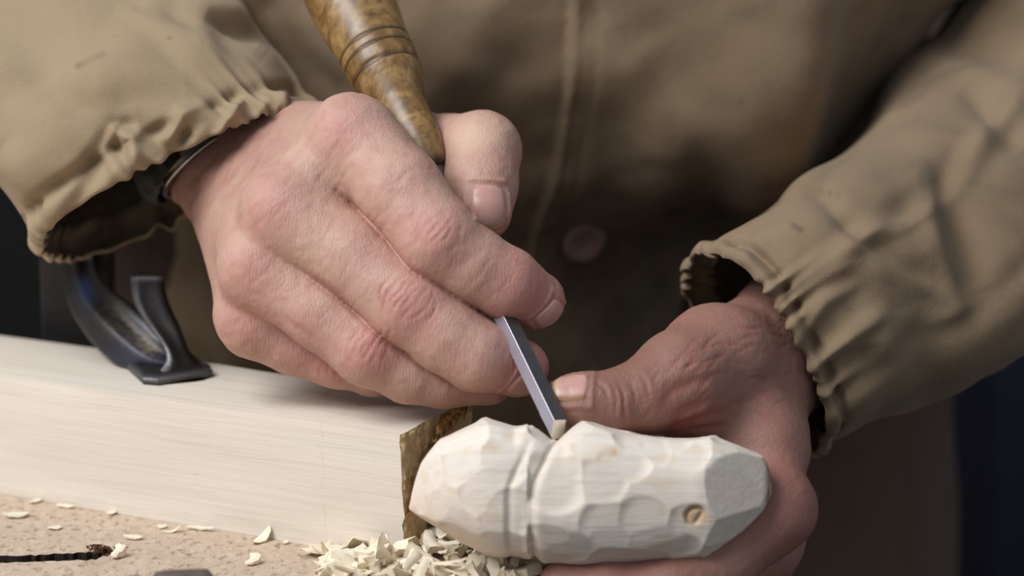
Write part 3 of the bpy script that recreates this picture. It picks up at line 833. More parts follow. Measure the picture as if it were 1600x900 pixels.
for i in range(70):
    x0, y0 = rng.uniform(1010, 1230), rng.uniform(500, 680)
    l = rng.uniform(8, 24); an = math.radians(rng.uniform(-55, -10)) if x0 < 1140 else math.radians(rng.uniform(-30, 25))
    LH.line([(x0 - l * math.cos(an), y0 - l * math.sin(an)), (x0, y0 + rng.normal(0, 2)), (x0 + l * math.cos(an), y0 + l * math.sin(an))], .20, .6, .2)
LH.skin_noise()
for c_, r_, a_ in (((930, 640, 8), 16, .35), ((1000, 640, 5), 14, .4), ((1240, 800, 5), 16, .85), ((1180, 860, 0), 16, .5), ((1130, 490, -10), 10, .3), ((1170, 620, -10), 14, .25), ((1000, 890, 22), 24, .5), ((870, 895, 18), 14, .5), ((1215, 740, 0), 14, .4)):
    LH.spot('flush', c_, r_, a_)
LH.at['tan'] += .82  # whole left hand mixed evenly towards darker brown
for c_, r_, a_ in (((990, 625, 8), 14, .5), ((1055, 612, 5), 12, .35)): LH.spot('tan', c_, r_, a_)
LH.bake()

# nails are placed on the finished skin, then the skin becomes one body mesh
nails = []
body_holder = bpy.data.objects.new('body', bpy.data.meshes.new('body')); col.objects.link(body_holder)
body_holder.parent = person; body_org = to_world(P(800, 450, -60)); body_holder.location = Vector(body_org) - person.location
RH.nail((765, 322, -11), axis_of((752, 285, -27), (757, 345, -19)), np.array([.22, .05, 1.0]), 12.2, 14.5, body_holder, free=.05)
RH.nail((855, 488, -5), np.array([.55, -.55, -.62]), np.array([.52, -.42, .74]), 10.6, 8.4, body_holder, free=.05)
RH.nail((818, 600, -3), np.array([.75, -.35, -.5]), np.array([.1, -.62, .78]), 10.0, 10.0, body_holder, free=.08)
LH.nail((893, 611, 9), np.array([-1.0, .18, .05]), np.array([-.08, .72, .70]), 11.0, 11.5, body_holder, grime=.75, free=.16)
Vb = np.concatenate([RH.V, LH.V]); Fb = np.concatenate([RH.F, LH.F + len(RH.V)])
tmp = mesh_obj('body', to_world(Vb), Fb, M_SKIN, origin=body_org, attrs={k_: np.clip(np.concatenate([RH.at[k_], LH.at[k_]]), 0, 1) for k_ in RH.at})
body_holder.data = tmp.data; bpy.data.objects.remove(tmp); body_holder.data.name = 'body'

# ------------------------------------------------------------------ jacket
def catmull(rings, t):
    R = np.asarray(rings, float); n = len(R); t = np.clip(t, 0, n - 1 - 1e-6); i = np.floor(t).astype(int); f = (t - i)[:, None, None]
    p0, p1, p2, p3 = R[np.clip(i - 1, 0, n - 1)], R[i], R[np.clip(i + 1, 0, n - 1)], R[np.clip(i + 2, 0, n - 1)]
    return .5 * (2 * p1 + (p2 - p0) * f + (2 * p0 - 5 * p1 + 4 * p2 - p3) * f * f + (3 * p1 - p0 - 3 * p2 + p3) * f ** 3)
def tube(rings, tt, nc, sq=2.0):
    """rings: (centre, half axis a, half axis b); returns points [row, col, 3] and outward directions"""
    K = catmull([[np.asarray(c), np.asarray(a), np.asarray(b)] for c, a, b in rings], tt)
    th = np.linspace(0, 2 * math.pi, nc, endpoint=False)
    q = (np.abs(np.cos(th)) ** sq + np.abs(np.sin(th)) ** sq) ** (-1 / sq)
    X = K[:, 0][:, None] + (q * np.cos(th))[None, :, None] * K[:, 1][:, None] + (q * np.sin(th))[None, :, None] * K[:, 2][:, None]
    dt = np.gradient(X, axis=0); dh = (np.roll(X, -1, 1) - np.roll(X, 1, 1)) / 2
    N = np.cross(dh, dt); N /= np.linalg.norm(N, axis=-1, keepdims=True) + 1e-9
    if (N * (X - K[:, 0][:, None])).sum() < 0: N = -N
    return X, N, th
def ring(c, a, b):
    """centre (px, py, w); a and b: (px, py, mm of depth)"""
    s = 1 / 5.247
    return (P(*c), np.array([a[0] * s, -a[1] * s, a[2]]), np.array([b[0] * s, -b[1] * s, b[2]]))
def sleeve(name, rings, hem, ruff_n, seed, parent, mat, bumps, marks=(), wall=1.6, tmax=None, nc=420):
    tmax = tmax or len(rings) - 1.02
    ti = np.linspace(1.1, 0, 40); to = np.concatenate([np.linspace(0, 1.2, 110)[1:], np.linspace(1.2, tmax, 110)[1:]])
    X0, N0, th = tube(rings, np.concatenate([to[:1] * 0, to]), nc, 2.5)
    def shape(tt, X, N):
        T = tt[:, None]; ph = th[None] + .22 * np.sin(3 * th[None] + seed) + .13 * np.sin(7 * th[None] + 2.1 * seed)
        ruff = np.sin(ruff_n * ph) * .6 + np.sin(ruff_n * 1.73 * ph + seed) * .35
        ruff = np.sign(ruff) * np.abs(ruff) ** .8
        fold = fbm(np.stack([np.cos(ph) * 1.7 + 0 * T, np.sin(ph) * 1.7 + 0 * T, .8 * T + 0 * ph], -1), seed, 2)
        band = sstep(hem * 1.25, hem * .9, T)
        pinch = np.exp(-((T - hem) / .09) ** 2)
        d = ruff * (1.6 * band + 1.5 * pinch + 1.3 * np.exp(-np.clip(T - hem, 0, 9) / .28) * (1 - band)) - 2.2 * pinch - .7 * np.exp(-(T / .05) ** 2)
        d = d + 2.2 * np.exp(-((T - hem * .5) / (hem * .35)) ** 2) * .6
        d = d + fold * (1.5 + 3.2 * sstep(hem, 1.6, T))
        Y = X + N * d[..., None]
        # rim wavers along the sleeve
        Y = Y + (np.sin(ruff_n * 2 * ph) * .5 + ruff * .6)[..., None] * np.exp(-(T / .12) ** 2)[..., None] * unit(rings[0][0] - rings[1][0])
        return Y
    Xo, No, _ = tube(rings, to, nc, 2.5); O = shape(to, Xo, No)
    Xi, Ni, _ = tube(rings, ti, nc, 2.5); I = shape(ti, Xi, Ni)
    for kind, pts, depth, width in bumps:
        for which, nn in (('O', No), ('I', Ni)):
            Y = O if which == 'O' else I
            px = to_px(Y)
            d, t = seg_dist(px.reshape(-1, 2), pts); d = d.reshape(px.shape[:2]) / 5.247; t = t.reshape(px.shape[:2])
            fade = np.sin(np.clip(t * .9 + .05, 0, 1) * math.pi) ** .7
            Y = Y + nn * (depth * np.exp(-(d / width) ** 2) * fade * sstep(-.05, .15, nn[..., 2]))[..., None]
            if which == 'O': O = Y
            else: I = Y
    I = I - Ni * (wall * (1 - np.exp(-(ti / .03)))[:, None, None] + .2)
    A = np.concatenate([I, O]); R, C = A.shape[:2]
    gr = np.zeros((R, C)); tt = np.concatenate([-ti, to])
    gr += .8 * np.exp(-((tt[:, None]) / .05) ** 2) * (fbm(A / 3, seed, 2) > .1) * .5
    pa = to_px(A).reshape(-1, 2)
    for pts, wd, amt in marks:
        d, _ = seg_dist(pa, pts); gr += amt * np.exp(-(d.reshape(R, C) / wd) ** 2) * (A[..., 2] > rings[0][0][2] - 60) * (.6 + .5 * vnoise(A / 2.5, 12))
    gr[:len(ti) - 3] = 1.0  # inside of the sleeve darkened by colour for its shaded opening
    return mesh_obj(name, to_world(A.reshape(-1, 3)), grid_faces(R, C, True)[:, ::-1], mat, parent, attrs={'grime': np.clip(gr, 0, 1).ravel()})

def torso():
    rows = [  # py, left px, right px, front depth
        (-330, 330, 1350, -150), (-220, 90, 1660, -100), (-60, 60, 1580, -96), (60, 120, 1455, -100), (180, 180, 1350, -110), (270, 225, 1262, -122), (370, 250, 1150, -140), (470, 262, 1100, -158), (560, 250, 1095, -168), (680, 240, 1100, -182), (800, 240, 1130, -195), (1000, 220, 1150, -205)]
    rr = []
    for y, l, r, w in rows:
        dpt = 105.0 if y > -300 else 60.0
        q = (D0 - w + dpt * .55) / D0
        rr.append(ring(((l + r) / 2, y, w - dpt), ((r - l) / 2 * q, 0, 0), (0, 0, dpt)))
    nr, nc = 260, 520
    tt = np.linspace(0, len(rows) - 1.001, nr)
    X, N, th = tube(rr, tt, nc)
    px = to_px(X)
    front = sstep(.0, .3, N[..., 2])
    d = 5.5 * fbm(X / np.array([60, 95, 60]), 21, 3) + 1.2 * fbm(X / 18, 4, 2)
    def blob(x, y, r, a): return a * np.exp(-(((px[..., 0] - x) ** 2 + (px[..., 1] - y) ** 2) / r ** 2))
    d = d + blob(1150, 200, 150, 18) + blob(310, 520, 80, 12) + blob(700, 60, 130, 6) + blob(940, 440, 130, -12) + blob(1230, 60, 140, 8) + blob(760, 300, 110, -8) + blob(960, 210, 80, -7) + blob(620, 250, 90, -6)
    edge = np.interp(px[..., 1], [-300, 0, 150, 260, 340, 420, 520, 700, 1000], [905, 895, 889, 876, 856, 840, 830, 825, 820])
    d = d + front * (2.3 * sstep(-4, 3, px[..., 0] - edge) + 1.0 * np.exp(-((px[..., 0] - edge - 6) / 6) ** 2) - .5 * np.exp(-((px[..., 0] - edge - 36) / 5) ** 2))
    for pts, dp, wd in (([(1010, 60), (1080, 200), (1100, 330)], -4, 7), ([(1240, -20), (1190, 150), (1130, 300)], 5, 9), ([(1330, 20), (1220, 190)], -3, 8), ([(420, 20), (470, 90), (520, 140)], -4, 6), ([(300, 440), (330, 520), (345, 600)], -6, 5), ([(275, 430), (300, 520)], 4, 5)):
        q, t = seg_dist(px.reshape(-1, 2), pts); q = q.reshape(px.shape[:2]) / 5.247
        d = d + dp * np.exp(-(q / wd) ** 2) * front
    X = X + N * d[..., None]
    gr = np.clip(.75 * np.exp(-((px[..., 0] - 960) / 180) ** 2 - ((px[..., 1] - 430) / 190) ** 2) + .9 * np.exp(-((px[..., 0] - 1085) / 60) ** 2 - ((px[..., 1] - 300) / 70) ** 2) + .5 * np.exp(-((px[..., 0] - 700) / 70) ** 2 - ((px[..., 1] - 220) / 120) ** 2), 0, 1) * front  # first blob puts the recess shade into the colour; other two are dirt
    V = np.concatenate([X.reshape(-1, 3), [X[0].mean(0)]])
    F = grid_faces(nr, nc, True)[:, ::-1].tolist() + [[nr * nc, j, (j + 1) % nc] for j in range(nc)]
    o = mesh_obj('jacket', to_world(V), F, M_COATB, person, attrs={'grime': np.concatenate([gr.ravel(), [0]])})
    # button sits on the flap
    k = np.argmin((px[..., 0] - 925) ** 2 + (px[..., 1] - 400) ** 2 + np.where(N[..., 2] > 0, 0, 1e9)); i, j = divmod(int(k), nc)
    c, n = X[i, j], unit(N[i, j] + np.array([0, 0, .5]))
    u = unit(np.cross(n, [0, 1, 0])); v = np.cross(n, u)
    prof = [(0, .9), (2.0, 1.0), (3.0, 1.4), (4.6, 2.6), (6.2, 3.1), (7.4, 2.7), (7.9, 1.8), (7.4, .8), (6, .3), (0, .3)]
    ph = np.linspace(0, 2 * math.pi, 40, endpoint=False)
    Vv = np.array([[c + r * (math.cos(a) * u + math.sin(a) * v) + n * (h + .6) for a in ph] for r, h in prof])
    mesh_obj('button', to_world(Vv.reshape(-1, 3)), grid_faces(len(prof), 40, True), M_BUTTON, o)
    return o
jacket = torso()
RR = [ring((286, 292, -66), (229, -113, 0), (-12, -40, 33)), ring((232, 196, -78), (224, -118, -4), (-30, -24, 46)), ring((165, 130, -92), (230, -130, -6), (-40, -20, 52)),
      ring((80, 70, -112), (262, -145, -8), (-46, -20, 60)), ring((-30, 0, -136), (290, -160, -10), (-50, -20, 66)), ring((-180, -110, -170), (300, -170, -10), (-50, -20, 68)), ring((-300, -220, -190), (300, -170, -10), (-50, -20, 68))]
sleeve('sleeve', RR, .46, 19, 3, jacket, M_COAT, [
    (0, [(110, 330), (150, 256), (185, 204), (215, 196)], -7.0, 3.4), (0, [(150, 262), (182, 205), (205, 215), (215, 260)], 6.0, 2.3), (0, [(215, 215), (250, 232), (280, 236)], -3.5, 2.6),
    (0, [(262, 226), (285, 180), (330, 168)], 5.0, 2.5), (0, [(276, 226), (290, 206), (300, 200)], -6, 2.2), (0, [(330, 235), (368, 170), (380, 150)], 3.0, 1.8), (0, [(395, 205), (415, 160)], 3.0, 1.8), (0, [(440, 185), (440, 140)], 2.6, 1.8), (0, [(120, 225), (200, 150), (290, 140)], -3, 7), (0, [(320, 24), (365, 44), (405, 66)], -4, 2.6), (0, [(300, 20), (360, 30), (420, 80)], 3, 5), (0, [(60, 300), (30, 260), (0, 235)], 3, 6)], [([(122, 102), (142, 92), (160, 84)], 5, .7)])
LR = [ring((1178, 557, -58), (-92, -165, 8), (52, -30, 34)), ring((1260, 500, -66), (-92, -170, 8), (34, -26, 44)), ring((1345, 455, -78), (-95, -195, 6), (32, -22, 50)),
      ring((1450, 390, -104), (-90, -205, -22), (30, -20, 54)), ring((1560, 285, -140), (-125, -232, -34), (30, -20, 56)), ring((1680, 190, -178), (-195, -240, -30), (20, -20, 58)), ring((1740, 20, -215), (-240, -180, -10), (10, -30, 60)), ring((1660, -180, -235), (-240, -60, 0), (0, -20, 64)), ring((1560, -330, -245), (-240, -40, 0), (0, -20, 66))]
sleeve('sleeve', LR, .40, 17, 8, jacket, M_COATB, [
    (0, [(1262, 290), (1330, 350), (1400, 400), (1460, 440)], -3.5, 3.0), (0, [(1440, 262), (1450, 330), (1475, 420), (1492, 500)], 4.0, 4.5), (0, [(1470, 270), (1500, 360), (1530, 450)], -4.0, 5.0),
    (0, [(1290, 560), (1330, 520), (1380, 490)], 3.0, 3.0), (0, [(1250, 520), (1290, 470), (1340, 440)], 2.6, 2.6), (0, [(1280, 585), (1330, 560), (1390, 545)], -2.5, 2.6), (0, [(1300, 660), (1360, 610), (1420, 560)], 2.5, 4.0), (0, [(1150, 420), (1200, 370), (1260, 350)], 2.0, 3.0), (0, [(1500, 130), (1560, 170), (1600, 230)], -6, 5), (0, [(1440, 60), (1520, 60), (1600, 90)], -6, 5)], [([(1440, 455), (1475, 475)], 14, .7), ([(1240, 352), (1250, 358)], 5, .8), ([(1280, 300), (1310, 304)], 4, .7), ([(1460, 420), (1462, 434)], 4, .9), ([(1385, 440), (1400, 446)], 4, .5), ([(1320, 480), (1330, 484)], 3, .5)])

def band(name, rings, t0, t1, mat, parent, nc=120, nr=14, amp=.6, seed=1, thick=1.2):
    tt = np.linspace(t0, t1, nr); X, N, th = tube(rings, tt, nc)
    X = X + N * (amp * fbm(np.stack([np.cos(th) * 4 + 0 * tt[:, None], np.sin(th) * 4 + 0 * tt[:, None], tt[:, None] * 3 + 0 * th], -1), seed, 2))[..., None]
    A = np.concatenate([(X - N * thick)[::-1], X, (X - N * thick)[-1:]])
    return mesh_obj(name, to_world(A.reshape(-1, 3)), grid_faces(len(A), nc, True)[:, ::-1], mat, parent, attrs={'grime': np.zeros(len(A) * nc)})
# knitted cuff and steel bracelet on the wrist of the hand that holds the chisel
WR = [ring((352, 238, -78), (98, -70, 0), (-16, -14, 26)), ring((320, 196, -98), (104, -76, 0), (-18, -14, 27)), ring((275, 140, -125), (118, -84, 0), (-20, -14, 30))]
band('knit_cuff', [ring((318, 262, -82), (84, -62, 0), (-12, -12, 22)), ring((290, 222, -102), (92, -68, 0), (-12, -12, 23)), ring((250, 170, -128), (104, -76, 0), (-12, -12, 26))], 0, 1.6, M_LINING, person, amp=1.2)
band('bracelet', [ring((340, 250, -76), (86, -66, 0), (-14, -16, 24.5)), ring((334, 243, -79), (86, -66, 0), (-14, -16, 24.5))], 0, .99, M_WATCH, person, amp=0, nr=4)

# trousers
def trousers():
    for k, (cx, cy) in enumerate(((.075, .335), (-.09, .345))):
        pass
    prof = [(.92, .155), (.82, .165), (.70, .15)]
    S = Shape()
    legs = []
    for cx in (.085, -.085):
        legs += [(np.array([cx * 1000, 335, 820.]), 92, np.array([cx * 1250, 325, 450.]), 72), (np.array([cx * 1250, 325, 450.]), 70, np.array([cx * 1350, 340, 20.]), 58)]
    legs.append((np.array([-60., 345, 880]), 105, np.array([60., 345, 880]), 105))
    S.group(legs, 25)
    V, F = S.mesh(9)
    V = V * .001; V[:, 2] = np.maximum(V[:, 2], .001)
    N = vnormals(V, F); V = V + N * (.006 * fbm(V / np.array([.06, .06, .14]), 5, 2))[:, None]; V[:, 2] = np.maximum(V[:, 2], .001)
    mesh_obj('trousers', V, F, M_TROUSER, person, attrs={'grime': np.zeros(len(V))})
trousers()

# ------------------------------------------------------------------ clamp
def clamp():
    foot = on_bench(262, 590, .0396)
    fl = from_world(foot); w0 = float(fl[2])
    root = empty('bench_clamp', foot, 'dark forged clamp with worn blue paint pressing on the timber block', 'clamp')
    s = 1 / 5.247
    def Q(px, py, dw): return P(px, py, w0 + dw)
    # jaw: outline in the picture plane given real thickness by lofting section to section (left edge, right edge, depth range)
    secs = [  # py, left front px, right front px, back-right offset px, dw front, dw back
        (434, 204, 257, 3, -3, -17), (440, 203, 258, 3, -2, -17), (460, 206, 258, 4, -1, -18), (485, 212, 261, 5, 0, -19), (510, 224, 268, 6, 2, -19), (530, 238, 277, 7, 4, -20), (548, 243, 285, 9, 6, -20), (562, 238, 292, 12, 8, -21)]
    return root, Q, w0
def clamp_build():
    root, Q, w0 = clamp()
    H = BLOCK_TOP
    A = lambda px, py: on_bench(px, py, .0396)
    # base plate: kite shaped pad lying on the timber
    pts = [A(185, 566), A(194, 556), A(240, 545), A(296, 558), A(333, 588), A(324, 592), A(247, 603), A(223, 601)]
    n = len(pts); up = np.array([0, 0, 1.0]); ctr = np.mean(pts, 0)
    def shrink(k): return [ctr + (p - ctr) * k for p in pts]
    lev = [(1.0, 0.0002), (1.0, .0018), (.97, .0024), (.80, .0029)]
    V = []; 
    for kq, z in lev: V += [p + up * z for p in shrink(kq)]
    F = [[i * n + j, i * n + (j + 1) % n, (i + 1) * n + (j + 1) % n, (i + 1) * n + j] for i in range(len(lev) - 1) for j in range(n)]
    F.append(list(range(n))[::-1]); F.append([(len(lev) - 1) * n + j for j in range(n)])
    V = np.array(V)
    pxy = to_px(from_world(V))
    worn = np.zeros(len(V)); worn[n:3 * n] = .25
    import bmesh
    def fin(o, sub=2, bev=.0008):
        me = o.data; b = bmesh.new(); b.from_mesh(me); bmesh.ops.recalc_face_normals(b, faces=b.faces); b.to_mesh(me); b.free()
        if bev:
            m = o.modifiers.new('bevel', 'BEVEL'); m.width = bev; m.segments = 3; m.limit_method = 'ANGLE'; m.angle_limit = .6
        return o
    fin(mesh_obj('pad', V, F, M_CLAMP, root, attrs={'blue': np.zeros(len(V)), 'dust': np.zeros(len(V)), 'worn': worn}), bev=.0006)
    # neck: a curved upright web with a flat top, flaring down into the pad
    nr, nc = 46, 28
    t = np.linspace(0, 1, nr)
    py = 432 + t * 166
    lef = np.interp(py, [432, 450, 473, 500, 529, 553, 572, 588, 600], [204, 204, 208, 223, 247, 262, 259, 238, 224])
    rig = np.interp(py, [432, 455, 468, 495, 519, 551, 572, 592], [257, 258, 260, 271, 284, 295, 312, 330])
    sm = lambda a_: np.convolve(np.pad(a_, 3, 'edge'), np.ones(7) / 7, 'valid')
    lef, rig = sm(lef), sm(rig)
    wf = w0 + np.interp(t, [0, .5, .85, 1], [-9, -5, 1, 7]); wb = wf - np.interp(t, [0, .5, .8, 1], [13, 14, 17, 22])
    ring_pts = []
    for i in range(nr):
        row = []
        for j in range(nc):
            a = 2 * math.pi * j / nc; ca, sa = math.cos(a), math.sin(a); m = (abs(ca) ** 5 + abs(sa) ** 5) ** (-1 / 5)
            u, v = ca * m, sa * m
            x = (lef[i] + rig[i]) / 2 + u * (rig[i] - lef[i]) / 2
            w_ = (wf[i] + wb[i]) / 2 + v * (wf[i] - wb[i]) / 2
            # hollow face
            w_ -= u * 4.0 * t[i] ** 2
            if v > .5: w_ -= 1.8 * (1 - u * u) * math.sin(math.pi * min(1, max(0, t[i]))) ** .5
            row.append(P(x, py[i] - (8 if v < 0 else 0) * (1 - t[i]), w_))
        ring_pts.append(row)
    R = np.array(ring_pts); V = np.concatenate([R.reshape(-1, 3), [R[0].mean(0)], [R[-1].mean(0)]])
    W = to_world(V); W[:, 2] = np.maximum(W[:, 2], H + .0004)
    F = grid_faces(nr, nc, True).tolist() + [[nr * nc, (j + 1) % nc, j] for j in range(nc)] + [[nr * nc + 1, (nr - 1) * nc + j, (nr - 1) * nc + (j + 1) % nc] for j in range(nc)]
    uu = np.tile([math.cos(2 * math.pi * j / nc) for j in range(nc)], nr); vv = np.tile([math.sin(2 * math.pi * j / nc) for j in range(nc)], nr); tr = np.repeat(t, nc)
    worn = np.clip(np.exp(-((uu + .75) / .16) ** 2) * (vv > .2) * (.25 + .75 * sstep(.6, .8, tr)) + .6 * np.exp(-(tr / .03) ** 2), 0, 1)
    fin(mesh_obj('neck', W, F, M_CLAMP, root, attrs={'blue': np.zeros(len(V)), 'dust': np.zeros(len(V)), 'worn': np.append(worn, [.4, 0])}), bev=0)
    # arm: heavy bar that comes down from the upper left into the pad, with a raised edge on each side
    cl = np.array([[120, 384, -62], [122, 410, -54], [126, 440, -42], [140, 470, -32], [170, 502, -22], [206, 536, -17], [238, 560, -14], [276, 566, -14]], float)
    hw = np.array([25, 25, 27, 36, 43, 44, 36, 24], float)
    m = 60; tt = np.linspace(0, len(cl) - 1, m)
    C = np.stack([np.interp(tt, range(len(cl)), cl[:, k]) for k in range(3)], 1); Hw = np.interp(tt, range(len(cl)), hw)
    for k in range(3): C[:, k] = np.convolve(np.pad(C[:, k], 4, 'edge'), np.ones(9) / 9, 'valid')
    rows = []; nc = 32; dustm, bluem, wornm = [], [], []
    for i in range(m):
        d = unit(np.append((C[min(i + 1, m - 1)] - C[max(i - 1, 0)])[:2], 0)); nn = np.array([-d[1], d[0], 0])
        if nn[1] > 0: nn = -nn                       # up side in the picture
        row = []
        for j in range(nc):
            a = 2 * math.pi * j / nc; ca, sa = math.cos(a), math.sin(a); q = (abs(ca) ** 4 + abs(sa) ** 4) ** (-1 / 4)
            u, v = ca * q, sa * q
            x = C[i] + nn * Hw[i] * u
            depth = 9.0 * v + (3.2 if v > 0 else 0) * (math.exp(-((u + .15) / .22) ** 2)) - (2.5 if v > 0 else 0) * math.exp(-((u - .42) / .28) ** 2) 
            row.append(P(x[0], x[1], w0 + C[i][2] + depth))
            f = i / (m - 1)
            bluem.append(.9 * math.exp(-((f - .34) / .10) ** 2) * math.exp(-((u - .1) / .3) ** 2) * (v > 0) + .25 * (v > 0) * math.exp(-((f - .8) / .15) ** 2)); dustm.append(.5 * math.exp(-((f - .80) / .08) ** 2) * math.exp(-((u - .35) / .4) ** 2) * (v > 0) + (.5 if f < .12 else 0) + .2 * math.exp(-((f - .62) / .15) ** 2) * math.exp(-((u - .3) / .5) ** 2) * (v > 0)); wornm.append(.3 * math.exp(-((u - .85) / .12) ** 2) * (v > 0))
        rows.append(row)
    R = np.array(rows); V = np.concatenate([R.reshape(-1, 3), [R[0].mean(0)], [R[-1].mean(0)]])
    W = to_world(V); W[:, 2] = np.maximum(W[:, 2], H + .0006)
    F = grid_faces(m, nc, True).tolist() + [[m * nc, (j + 1) % nc, j] for j in range(nc)] + [[m * nc + 1, (m - 1) * nc + j, (m - 1) * nc + (j + 1) % nc] for j in range(nc)]
    fin(mesh_obj('arm', W, F, M_CLAMP, root, attrs={'blue': np.clip(bluem + [0, 0], 0, 1), 'dust': np.clip(dustm + [0, 0], 0, 1), 'worn': np.clip(wornm + [0, 0], 0, 1)}), bev=0)
    # upright bar standing on the bench behind the timber, out of sight behind the sleeve
    c = W[:nc].mean(0); 
    b = bench_pt(float((c - CORNER) @ AX), float((c - CORNER) @ BX), 0)
    box_world('bar', (b[0] - .012, b[1] - .006, BZ + .0005), (b[0] + .012, b[1] + .006, c[2] + .02), M_CLAMP, root, .001)
clamp_build()

# ------------------------------------------------------------------ chips
def chip_mesh(kind, seed):
    r = np.random.default_rng(seed); nu, nv = 9, 4
    L = {'flake': 1.0, 'curl': 1.25, 'sliver': 1.3, 'wedge': .9}[kind]; Wd = {'flake': .5, 'curl': .36, 'sliver': .16, 'wedge': .42}[kind]
    bend = {'flake': .5, 'curl': 1.9, 'sliver': .5, 'wedge': .25}[kind] * r.uniform(.7, 1.3); tk = {'flake': .07, 'curl': .05, 'sliver': .07, 'wedge': .2}[kind]
    top, bot = [], []
    for i in range(nu):
        s = i / (nu - 1) - .5
        wv = Wd * (1 - abs(2 * s) ** r.uniform(2.2, 4)) ** .6 * (1 + .15 * math.sin(9 * s + seed)) if kind != 'wedge' else Wd * (.55 + .45 * (s + .5))
        wv = max(wv, .03)
        an = bend * s; R_ = L / bend
        x, z = R_ * math.sin(an), R_ * (1 - math.cos(an))
        tz = tk * (1 - abs(2 * s) ** 2 * .7) if kind != 'wedge' else tk * (.25 + (s + .5))
        for j in range(nv):
            q = j / (nv - 1) - .5
            y = wv * q + .05 * math.sin(5 * s + seed); zz = z - .12 * wv * (2 * q) ** 2
            jz = r.normal(0, .012)
            top.append((x - math.sin(an) * tz, y, zz + math.cos(an) * tz + jz)); bot.append((x, y, zz + jz))
    V = np.array(top + bot); V[:, 2] -= V[:, 2].min(); n = nu * nv
    f = grid_faces(nu, nv).tolist(); F = f + [[q + n for q in x[::-1]] for x in f]
    rim = [j for j in range(nv)] + [i * nv + nv - 1 for i in range(1, nu)] + [(nu - 1) * nv + j for j in range(nv - 2, -1, -1)] + [i * nv for i in range(nu - 2, 0, -1)]
    for a, b in zip(rim, rim[1:] + rim[:1]): F.append([b, a, a + n, b + n])
    me = bpy.data.meshes.new('wood_chip'); me.from_pydata((V * .01).tolist(), [], F); me.update()
    me.polygons.foreach_set('use_smooth', np.ones(len(me.polygons), bool))
    try: me.set_sharp_from_angle(angle=.7)
    except Exception: pass
    me.materials.append(M_CHIP if seed % 3 else M_CHIP2)
    return me
CM = {k: [chip_mesh(k, i * 7 + j) for j in range(4)] for i, k in enumerate(('flake', 'curl', 'sliver', 'wedge'))}
def chip(kind, v, loc, rot, scale, label, group=None):
    o = bpy.data.objects.new('wood_chip', CM[kind][v]); col.objects.link(o)
    o.location = loc; o.rotation_euler = rot; o.scale = (scale,) * 3 if not isinstance(scale, tuple) else scale
    return tag(o, label, 'wood chip', group)
# single chips scattered on the bench: px, py, kind, variant, turn, scale, label
LONE = [
    (25, 808, 'flake', 0, .1, (.85, .9, .8), 'broad pale wood flake lying by the left edge of the bench'),
    (55, 786, 'flake', 1, .5, (.45, .5, .5), 'tiny pale chip against the timber at the far left'),
    (103, 794, 'sliver', 0, -.4, (.5, 1.1, .6), 'short thin chip close to the timber on the left'),
    (174, 804, 'flake', 2, .2, (.32, .5, .5), 'speck of wood touching the timber beside the shavings'),
    (86, 827, 'flake', 3, 1.1, (.42, .7, .4), 'small yellowish flat chip near the broad flake'),
    (208, 843, 'flake', 1, -.1, (.62, .5, .7), 'low pale chip lying alone mid bench'),
    (271, 832, 'curl', 0, -.05, (.60, .55, .45), 'rectangular pale shaving parallel to the timber'),
    (313, 829, 'sliver', 1, -.22, (.75, 1.2, .8), 'long thin sliver along the foot of the timber'),
    (253, 825, 'flake', 3, .3, (.30, .5, .5), 'crumb of pale wood just behind the rectangular shaving'),
    (184, 872, 'wedge', 1, 1.3, (.55, .8, 1.1), 'blurred white pointed chip standing near the front edge'),
    (411, 846, 'curl', 1, .9, (.78, .9, .9), 'plump curled chip leaning on the timber'),
    (394, 882, 'wedge', 2, 1.2, (.55, .85, .8), 'stubby cream chip in front of the curled one'),
    (446, 850, 'flake', 0, .2, (.22, .4, .5), 'tiny crumb at the timber beside the pile'),
]
for px_, py_, kd_, v_, rz_, s_, lb_ in LONE:
    p_ = on_bench(px_, py_); tilt = {'curl': .35, 'wedge': .3}.get(kd_, .1)
    chip(kd_, v_, (p_[0], p_[1], BZ + .0003), (rng.uniform(-.1, .1), rng.uniform(-.1, .1) - (tilt if kd_ == 'curl' else 0), rz_), s_, lb_)
# the heap below the end of the timber
def heap():
    label = 'pale wood chip in the heap under the carving'
    n = 0
    tries = 0
    while n < 210 and tries < 4000:
        tries += 1
        px_, py_ = rng.uniform(492, 850), rng.uniform(850, 925)
        e = (px_ - 492) / 358
        p = on_bench(px_, py_)
        a, b = float((p - CORNER) @ AX), float((p - CORNER) @ BX)
        if a < e_a + .003: continue                   # stays on the bench
        if a > .0 and b > -.004: continue             # not inside the timber
        d = -b if a > 0 else .02
        edge = min(1, max(0, (px_ - 490) / 110)) * min(1, max(0.0, (a - e_a) / .02))
        hmax = .0075 * edge * (1 if a < .01 else min(1, 1.4 - d / .03)) * min(1, max(.15, (d if a > 0 else .03) / .006))
        z = rng.uniform(0, 1) ** 1.0 * max(hmax, 0)
        kd = rng.choice(['flake', 'curl', 'sliver', 'wedge'], p=[.33, .26, .2, .21])
        s = rng.uniform(.55, 1.3)
        chip(kd, int(rng.integers(4)), (p[0], p[1], BZ + .0004 + z), (rng.normal(0, .5), rng.normal(0, .5), rng.uniform(0, 6.28)), s, *((label, 'chips heaped below the carving') if a <= 0 else ('pale wood chip in the heap against the front of the timber', 'chips heaped before the timber'))); n += 1
heap()
p_ = on_bench(706, 866); chip('flake', 2, (p_[0], p_[1], BZ + .004), (.25, -.2, .2), (1.15, 1.5, 1.2), 'large broad flake in the shade between timber end and carving')
